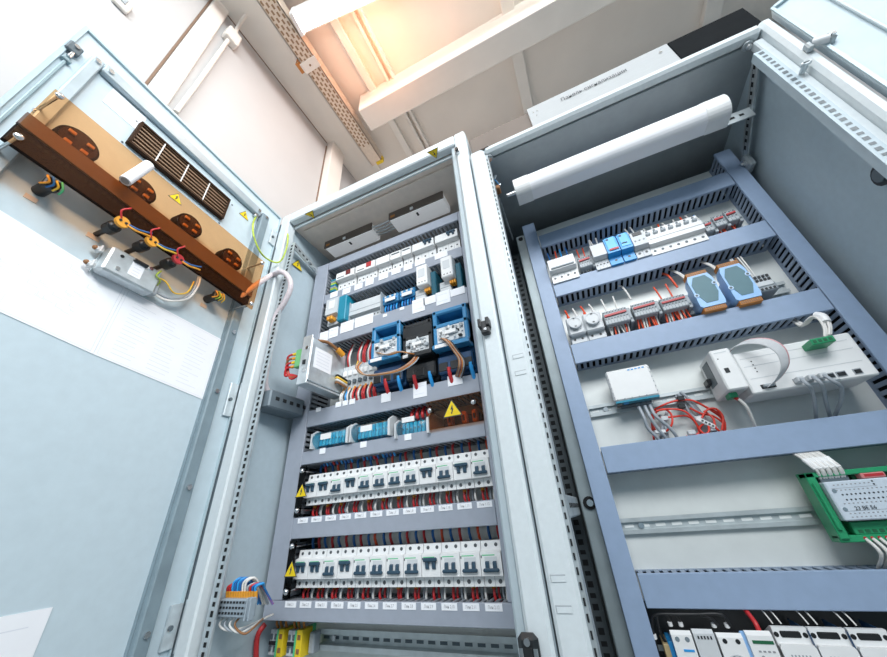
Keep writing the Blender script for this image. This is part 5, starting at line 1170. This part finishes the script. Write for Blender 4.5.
# ribbon cable: flat band from behind the power supply, arching forward over the controller face
pts = [Vector((.250, .690, Zc(.206))), Vector((.258, .655, Zc(.214))), Vector((.272, .628, Zc(.2145))), Vector((.288, .610, Zc(.203))), Vector((.297, .606, Zc(.184))), Vector((.296, .616, Zc(.163))), Vector((.287, .632, Zc(.150))), Vector((.276, YC - .007, Zc(.1425)))]
mb = MB(); n = len(pts); Q = []
for i in range(n - 1):
    p0, p1, p2, p3 = pts[max(i - 1, 0)], pts[i], pts[i + 1], pts[min(i + 2, n - 1)]
    for j in range(6):
        s_ = j / 6; Q.append(.5 * ((2 * p1) + (p2 - p0) * s_ + (2 * p0 - 5 * p1 + 4 * p2 - p3) * s_ ** 2 + (3 * p1 - p0 - 3 * p2 + p3) * s_ ** 3))
Q.append(pts[-1]); wv = Vector((-.012, -.003, .0035))
wv = Vector((-.007, .010, .0)); 
V = []
for i, p in enumerate(Q):
    f_ = i / (len(Q) - 1); ww = Vector((-.014 + .004 * f_, .012 * (1 - f_), -.004))
    for k in range(9): V.append(p + ww * (k / 8))
F = [(i * 9 + k, i * 9 + k + 1, (i + 1) * 9 + k + 1, (i + 1) * 9 + k) for i in range(len(Q) - 1) for k in range(8)]
mb.add(V, F, 0, True)
for fi in range(len(mb.f)):
    if mb.f[fi][0] % 9 == 0: mb.mi[fi] = 1
rb = obj('ribbon_cable', mb, [mat('ribbon_grey', (.66, .68, .70), .5, 0, .05, 200), mat('ribbon_edge', (.62, .34, .36), .5, 0, .05, 60)], t, True)
rm = rb.modifiers.new('thick', 'SOLIDIFY'); rm.thickness = .0008
gp = Vector((.3545, .628, Zc(.187)))
mb = MB().box(.336, .363, .622, YC + .002, Zc(.184), Zc(.1935), 0, .001)
for i in range(4): mb.box(.338 + i * .006, .3418 + i * .006, .6212, .623, Zc(.1865), Zc(.191), 1)
pg = obj('green_plug', mb, [GREEN, mat('deep_green', (.01, .12, .05), .5, 0, .05, 40)], t, True)
t2 = thing('wire_bundle', 'white wire bundle arching from the duct to the green controller plug', 'wires', (.36, .64, Zc(.19)))
for i in range(4):
    dx = Vector((.0030 * (i - 1.5), .002 * (i % 2), .0008 * i))
    mb = MB().tube([at(u, v, y) + dx * f_ for u, v, y, f_ in ((794, 320, .69, .6), (804, 325.5, .668, .8), (811, 319, .648, 1), (818, 315.5, .638, 1.2), (825, 320, .632, 1.2), (828.5, 328, .630, 1.1), (828.5, 336, .630, 1))], .0017, 7); obj('wire', mb, WHITEW, t2, True)
mb = MB().tube([at(815, 315.5, .640), at(822, 316.5, .635), at(826, 322, .632)], .0058, 8); obj('marker_sleeve', mb, WHITE, t2, True)
# --- tangled red cables and grey leads below the router
rr = random.Random(12)
t = thing('red_cable_coil', 'loosely coiled orange-red cables lying below the router and power supply', 'cable', (.16, .70, Zc(.10)))
def U(u, v, y=.70): return at(u, v, y)
loops = [[(654, 440), (652, 425), (653, 412), (661, 406), (675, 401), (690, 400), (700, 404), (712, 411), (722, 419), (724, 431)],
         [(653, 430), (654, 415), (663, 409), (671, 414), (672, 424), (665, 432), (656, 431), (652, 422)],
         [(656, 411), (670, 409), (684, 411), (693, 419), (700, 430), (705, 434), (709, 431), (708, 424)],
         [(660, 418), (672, 417), (687, 416), (696, 423), (699, 431), (703, 435)],
         [(697, 402), (708, 408), (720, 414), (725, 424), (723, 432), (716, 428), (713, 418), (704, 411)],
         [(702, 418), (707, 410), (716, 409), (723, 417), (722, 430)], [(690, 408), (702, 414), (713, 416), (724, 424), (725, 431)],
         [(686, 436), (690, 437), (698, 434), (700, 427), (705, 423)]]
for i, lp in enumerate(loops):
    mb = MB().tube([U(u, v, .700 - .004 * (i % 3) + rr.uniform(-.003, .003)) for u, v in lp], .0017, 7); obj('strand', mb, mat('red_cable', (.70, .045, .025), .38, 0, .06, 80), t, True)
mb = MB().box(0, .016, -.004, .004, -.003, .003, 0, .001); q = U(655, 432, .69); mb.xf(Matrix.Translation(q) @ Matrix.Rotation(.1, 4, 'Y')); obj('cable_tie', mb, WHITE, t, True)
t = thing('grey_cable_loom', 'grey lead loom with black plugs running through the red cable coil', 'cable', (.17, .705, Zc(.12)))
for i, lp in enumerate([[(677, 394), (684, 399), (691, 405), (700, 416), (708, 426), (716, 434)], [(680, 392), (688, 398), (697, 408), (706, 420), (714, 430), (720, 437)], [(659, 415), (663, 420), (662, 430), (660, 441)], [(667, 412), (665, 422), (667, 434), (669, 442)], [(675, 396), (683, 403), (690, 413), (699, 421)]]):
    mb = MB().tube([U(u, v, .706) for u, v in lp], .0026, 7); obj('strand', mb, GREYW, t, True)
for u, v in ((680, 399), (681, 407), (664, 419), (698, 419), (713, 429), (691, 433)):
    q = U(u, v, .700); mb = MB().box(q.x - .005, q.x + .006, .694, .706, q.z - .0035, q.z + .004, 0, .001); obj('plug', mb, BLACK if v < 415 else OFFW, t, True)
q = U(708, 424, .694); mb = MB().box(-.016, .010, -.003, .003, -.0035, .0035, 0, .001)
for i in range(4): mb.box(-.010 + i * .005, -.007 + i * .005, -.0036, -.002, -.0015, .0015, 1)
mb.xf(Matrix.Translation(q) @ Matrix.Rotation(.75, 4, 'Y')); obj('label_sleeve', mb, [WHITE, TEXTM], t, True)
# --- fourth row
din_rail('empty slotted steel rail left of the green circuit module', .011, .412, -.0435, -.0205, .712, YPB - .0005, .0235)
t = thing('green_module', 'green framed circuit module with pale printed face and white wire bundles', 'module', (.32, YPB, Zc(-.02)))
gx0, gx1 = .2505, .408
mb = MB().box(gx0, gx1, .664, .684, Zc(.010), Zc(.0165), 0, .001); mb.box(gx0, gx0 + .010, .664, .684, Zc(-.062), Zc(.0165), 0, .001); mb.box(gx0 + .002, gx0 + .006, .660, .666, Zc(-.052), Zc(.004), 0, .001); mb.box(gx0, gx1, .668, .684, Zc(-.066), Zc(-.058), 0, .001); mb.box(gx1 - .008, gx1, .664, .684, Zc(-.062), Zc(.0165), 0, .001); mb.box(gx0, gx1, .682, .69, Zc(-.066), Zc(.0165), 0)
for x in (gx0 + .02, gx1 - .03): mb.box(x, x + .012, .688, .712, Zc(-.05), Zc(.0), 0)
obj('frame', mb, GREEN, t, True)
mb = MB().box(gx0 + .011, gx1 - .010, .655, .682, Zc(-.042), Zc(.0035), 0, .0015)
fx0 = gx0 + .011
for j in range(2):
    for i in range(28): x = fx0 + .012 + i * .0044 + j * .0012; mb.cyl((x, .6545, Zc(-.0125 - .006 * j)), (x, .656, Zc(-.0125 - .006 * j)), .0010, 8, 1)
for z, n_ in ((-.0345, 27), (-.0385, 27), (-.0015, 9), (-.0078, 26), (-.0232, 26)):
    for i in range(n_): x = fx0 + .008 + i * .0044; mb.box(x, x + .0016, .6546, .656, Zc(z), Zc(z + .0011), 2)
mb.box(fx0 + .006, gx1 - .014, .6547, .656, Zc(-.0313), Zc(-.0310), 2); mb.box(fx0 + .004, fx0 + .05, .6547, .656, Zc(-.0050), Zc(-.0047), 2)
for z in (.0005, -.0030): mb.cyl((fx0 + .048, .6545, Zc(z)), (fx0 + .048, .656, Zc(z)), .0010, 8, 1)
for z in (-.0075, -.0290): mb.cyl((fx0 + .006, .6543, Zc(z)), (fx0 + .006, .656, Zc(z)), .0024, 10, 3)
fc = obj('face', mb, [mat('pale_blue_face', (.58, .66, .74), .4, 0, .02, 60), TEXTM, GTEXT, STEEL], t, True)
text('lettering', '23 BE 56', .0058, fc, wm(fc).inverted() @ Matrix.Translation(Vector((fx0 + .026, .6541, Zc(-.0285)))) @ FRONT, TEXTM)
mb = MB().box(fx0 + .004, fx0 + .034, .668, .682, Zc(.0035), Zc(.010), 0); mb.box(fx0 + .04, gx1 - .02, .674, .682, Zc(.004), Zc(.009), 1); obj('upper_socket', mb, [DARKG, mat('deep_green', (.01, .12, .05))], t, True)
mb = MB().box(.306, .330, .662, .676, Zc(.004), Zc(.0105), 0, .001); mb.box(.309, .328, .6615, .663, Zc(.006), Zc(.009), 1); obj('red_plug', mb, [mat('pale_red_plastic', (.62, .22, .22), .4, 0, .05, 60), REDP], t, True)
mb = MB().box(fx0 + .008, gx1 - .012, .668, .684, Zc(-.058), Zc(-.044), 0, .001)
for i in range(18): x = fx0 + .014 + i * .0068; mb.box(x - .0022, x + .0022, .6674, .669, Zc(-.056), Zc(-.0525), 1)
obj('lower_plug', mb, [GREEN, MATS['deep_green']], t, True)
for i in range(9):
    x = fx0 + .006 + i * .0032
    mb = MB().tube([(x, .672, Zc(.006)), (x - .004 + (i % 2) * .002, .660, Zc(.022)), (x - .012, .678, Zc(.046)), (x - .014, .70, Zc(.052))], .0019, 6); ld = obj('lead', mb, WHITEW, t, True)
    mb = MB().cyl((x - .0035 + (i % 2) * .002, .6605, Zc(.020)), (x - .008, .666, Zc(.034)), .0029, 8); obj('marker_sleeve', mb, WHITE, ld, True)
for i in range(17):
    x = fx0 + .014 + i * .0068
    mb = MB().cyl((x, .674, Zc(-.057)), (x + .0006, .668, Zc(-.063)), .0023, 6, 1); mb.tube([(x + .0006, .669, Zc(-.062)), (x + .003, .660, Zc(-.077)), (x + .005, .690, Zc(-.096))], .0021, 6, 0); obj('lead', mb, [WHITEW, REDP], t, True)
t.location += Vector((.0105, 0, .004))
# --- bottom row
t, w, h, d2 = module('rail_breaker', 'white breaker with bright blue band at the left of the bottom row', 'circuit breaker', .031, .056, -.225, -0.15, .652, YPB, WHITE, 2, None, .3, drop=.022)
mb = MB().box(-w * .2, w * .8, -d2 - .0006, -d2 + .001, h * .46, h * .52); mb.box(-w, w, -d2 - .001, -d2 + .002, h * .0, h * .18, 0); mb.box(-w * 1.5, -w, -.052, -.01, -h, h * .6, 0, .001); obj('blue_band', mb, SKY, t)
mb = MB(); holes(mb, (-w * .5, w * .45), h * .78, -d2, .0028, 0); obj('screw', mb, STEEL, t)
t, w, h, d2 = module('energy_meter', 'white meter with dark red display, between the blue banded breaker and the socket', 'meter', .057, .0815, -.225, -0.148, .652, YPB, OFFW, 2, None, .3, drop=.022)
mb = MB().box(-w * .62, w * .55, -d2 - .0008, -d2 + .001, -h * .05, h * .22); obj('display', mb, REDD, t)
mb = MB()
for i in range(5): mb.box(-w * .65 + i * w * .3, -w * .5 + i * w * .3, -d2 - .0006, -d2 + .001, h * .76, h * .84)
obj('slot', mb, BLACK, t)
t, w, h, d2 = module('rail_socket', 'white mains socket in the bottom row, right of the red display meter', 'socket', .083, .1115, -.225, -0.151, .652, YPB, WHITE, 2, None, .2, drop=.022)
mb = MB(); n = 28; cz_ = h * .18; V = []
for rr_, yy_ in ((w * .82, -d2 - .0005), (w * .76, -d2 - .0015), (w * .72, -d2 - .001), (w * .70, -d2 + .0)):
    V += [(math.cos(2 * math.pi * i / n) * rr_, yy_, cz_ + math.sin(2 * math.pi * i / n) * rr_) for i in range(n)]
mb.add(V, [(k * n + i, k * n + (i + 1) % n, (k + 1) * n + (i + 1) % n, (k + 1) * n + i) for k in range(3) for i in range(n)], 0, True)
mb.add([(x, y - .0004, z) for x, y, z in V[-n:]], [tuple(range(n))], 1); holes(mb, (-w * .3, w * .3), cz_, -d2 - .0002, .0028, 2); holes(mb, (-w * .5, w * .5), h * .8, -d2, .0026, 2); mb.box(-.002, .002, -d2 - .002, -d2, cz_ + w * .5, cz_ + w * .68, 0); obj('socket_well', mb, [OFFW, MIDG, BLACK], t)
t, w, h, d2 = module('control_relay', 'white relay with pale blue flank and green slot, bottom row beside the socket', 'relay', .1145, .142, -.225, -0.1475, .650, YPB, WHITE, 2, None, .2, drop=.022)
mb = MB().prism([(-d2 + .006, -h), (-d2 + .006, h * .97), (-.01, h - .024), (-.01, -h)], -w - .0045, -w, 'x'); obj('side_cover', mb, PALEB, t)
mb = MB().box(-w * .7, w * .9, -d2 - .0006, -d2 + .001, h * .70, h * .78); obj('slot', mb, mat('deep_green', (.01, .12, .05)), t)
mb = MB()
for i in range(4): mb.box(-w * .5 + i * w * .35, -w * .3 + i * w * .35, -d2 - .0006, -d2 + .001, h * .50, h * .54)
mb.cyl((-w * .3, -d2 - .0006, h * .38), (-w * .3, -d2 + .001, h * .38), .0018, 8); mb.cyl((-w * .2, -d2 - .0006, h * .15), (-w * .2, -d2 + .001, h * .15), .0018, 8); obj('print', mb, GTEXT, t)
mb = MB().tube([(w * .3, -.060, h - .004), (w * .3, -.058, h + .006), (w * .1, -.04, h + .018)], .0028, 8); obj('lead', mb, REDW, t)
for i, x0 in enumerate((.145, .181, .2175)):
    t = thing('rail_converter', ['white module with orange framed label, bottom row next to the relay', 'white module with yellow framed label, bottom row between two twins', 'white module with orange framed label, at the right end of the bottom row'][i], 'module', (x0 + .0175, YPB, Zc(-.188)), 0, 'white framed modules of the bottom row')
    w, h, d2 = .0172, .044, .070
    mb = MB().prism([(0, -h), (-d2 + .006, -h), (-d2 + .006, h), (-d2 + .012, h), (0, h - .022)], -w, w, 'x', 0); mb.prism([(-w, -h), (w, -h), (w, h * .60), (w * .92, h * .66), (-w * .92, h * .66), (-w, h * .60)], -d2, -d2 + .01, 'y', 0); obj('housing', mb, WHITE, t)
    mb = MB().box(-w * .62, w * .55, -d2 + .0045, -d2 + .008, h * .78, h * .92, 0, .001); holes(mb, (-w * .85, w * .8), h * .84, -d2 + .006, .0026, 0); obj('slot', mb, VOID, t)
    mb = MB().box(w * .98, w * 1.03, -d2 + .002, -.01, -h, h * .95); obj('gap_strip', mb, NAVY, t)
    mb = MB().box(-w * .62, w * .66, -d2 - .0006, -d2 + .001, -h * .6, h * .30, 0); mb.box(-w * .56, w * .60, -d2 - .001, -d2, -h * .56, h * .26, 1); obj('label_frame', mb, [[COPPER, YELL, COPPER][i], WHITE], t)
    mb = MB()
    for k in range(6): mb.box(-w * .6 + k * w * .2, -w * .52 + k * w * .2, -d2 - .0006, -d2 + .001, h * .42, h * .46)
    obj('indicator', mb, MIDG, t)
    for dx in (-.6, -.1):
        mb = MB().tube([(w * dx, -.05, h), (w * dx - .003, -.046, h + .009), (w * dx - .006, -.022, h + .02)], .0009, 5); obj('lead', mb, WHITEW, t)
t = thing('black_wire_loop', 'black wires looping under the lowest duct above the bottom module row', 'wires', (.05, .69, Zc(-.14)))
for pts in ([(.012, .682, -.24), (.010, .680, -.18), (.013, .676, -.150), (.022, .672, -.138), (.05, .670, -.1365), (.075, .672, -.1365)], [(.075, .672, -.1365), (.086, .672, -.140), (.092, .676, -.148)], [(.075, .67, -.136), (.1, .67, -.136), (.106, .676, -.148)], [(.022, .672, -.138), (.020, .674, -.155), (.026, .68, -.175), (.036, .684, -.19)], [(.034, .672, -.137), (.037, .676, -.142), (.036, .682, -.149)], [(.045, .672, -.1365), (.049, .676, -.142), (.049, .682, -.149)]):
    mb = MB().tube([(x, y, Zc(z)) for x, y, z in pts], .0020, 7); obj('wire', mb, BLACKW, t, True)
for x in (.0115, .036, .049, .088, .103): mb = MB().cyl((x, .678, Zc(-.1505 if x > .02 else -.165)), (x, .677, Zc(-.1465 if x > .02 else -.160)), .0030, 8); obj('ferrule', mb, WHITE, t, True)
mb = MB().box(.019, .0265, .668, .712, Zc(-.26), Zc(-.168), 0, .001); mb.cyl((.0225, .668, Zc(-.185)), (.0225, .667, Zc(-.185)), .0026, 8, 1); tag(obj('sand_terminal', mb, [mat('sand_plastic', (.55, .42, .22), .45, 0, .05, 60), BLACK]), 'sand coloured terminal left of the blue banded breaker', 'terminal block')
din_rail('steel rail behind the bottom module row of the right cabinet', .013, .412, -.205, -.18, .712, YPB - .0005)

# ================================================================== LIGHT
def area(name, loc, target, size, power, col, sy=None, spread=180):
    l = bpy.data.lights.new(name, 'AREA'); l.energy = power; l.color = col; l.size = size
    l.spread = math.radians(spread)
    if sy: l.shape = 'RECTANGLE'; l.size_y = sy
    o = bpy.data.objects.new(name, l); C.objects.link(o); o.location = loc
    o.rotation_euler = (Vector(target) - Vector(loc)).to_track_quat('-Z', 'Y').to_euler(); return o
area('unseen_area_light', (.35, -1.15, CEIL - .05), (-.15, .55, 1.75), 1.5, 44, (.96, .98, 1.0), .8)
area('unseen_area_light', (1.55, -.55, CEIL - .12), (-.75, .20, 2.12), 1.0, 12, (1.0, .995, .985), .6, 80)  # unseen light added at the upper right to brighten the left door and posts
pl = bpy.data.lights.new('warm_lamp_light', 'POINT'); pl.energy = 2.1; pl.color = (1, .37, .13); pl.shadow_soft_size = .10
o = bpy.data.objects.new('warm_lamp_light', pl); C.objects.link(o); o.location = (-.34, .42, CZ + 1.42)
W_ = bpy.data.worlds.new('world'); SC.world = W_; W_.use_nodes = True
bg = W_.node_tree.nodes['Background']; bg.inputs['Color'].default_value = (.58, .83, 1.0, 1); bg.inputs['Strength'].default_value = .36
SC.view_settings.view_transform = 'Standard'; SC.view_settings.look = 'None'; SC.view_settings.exposure = 0.0
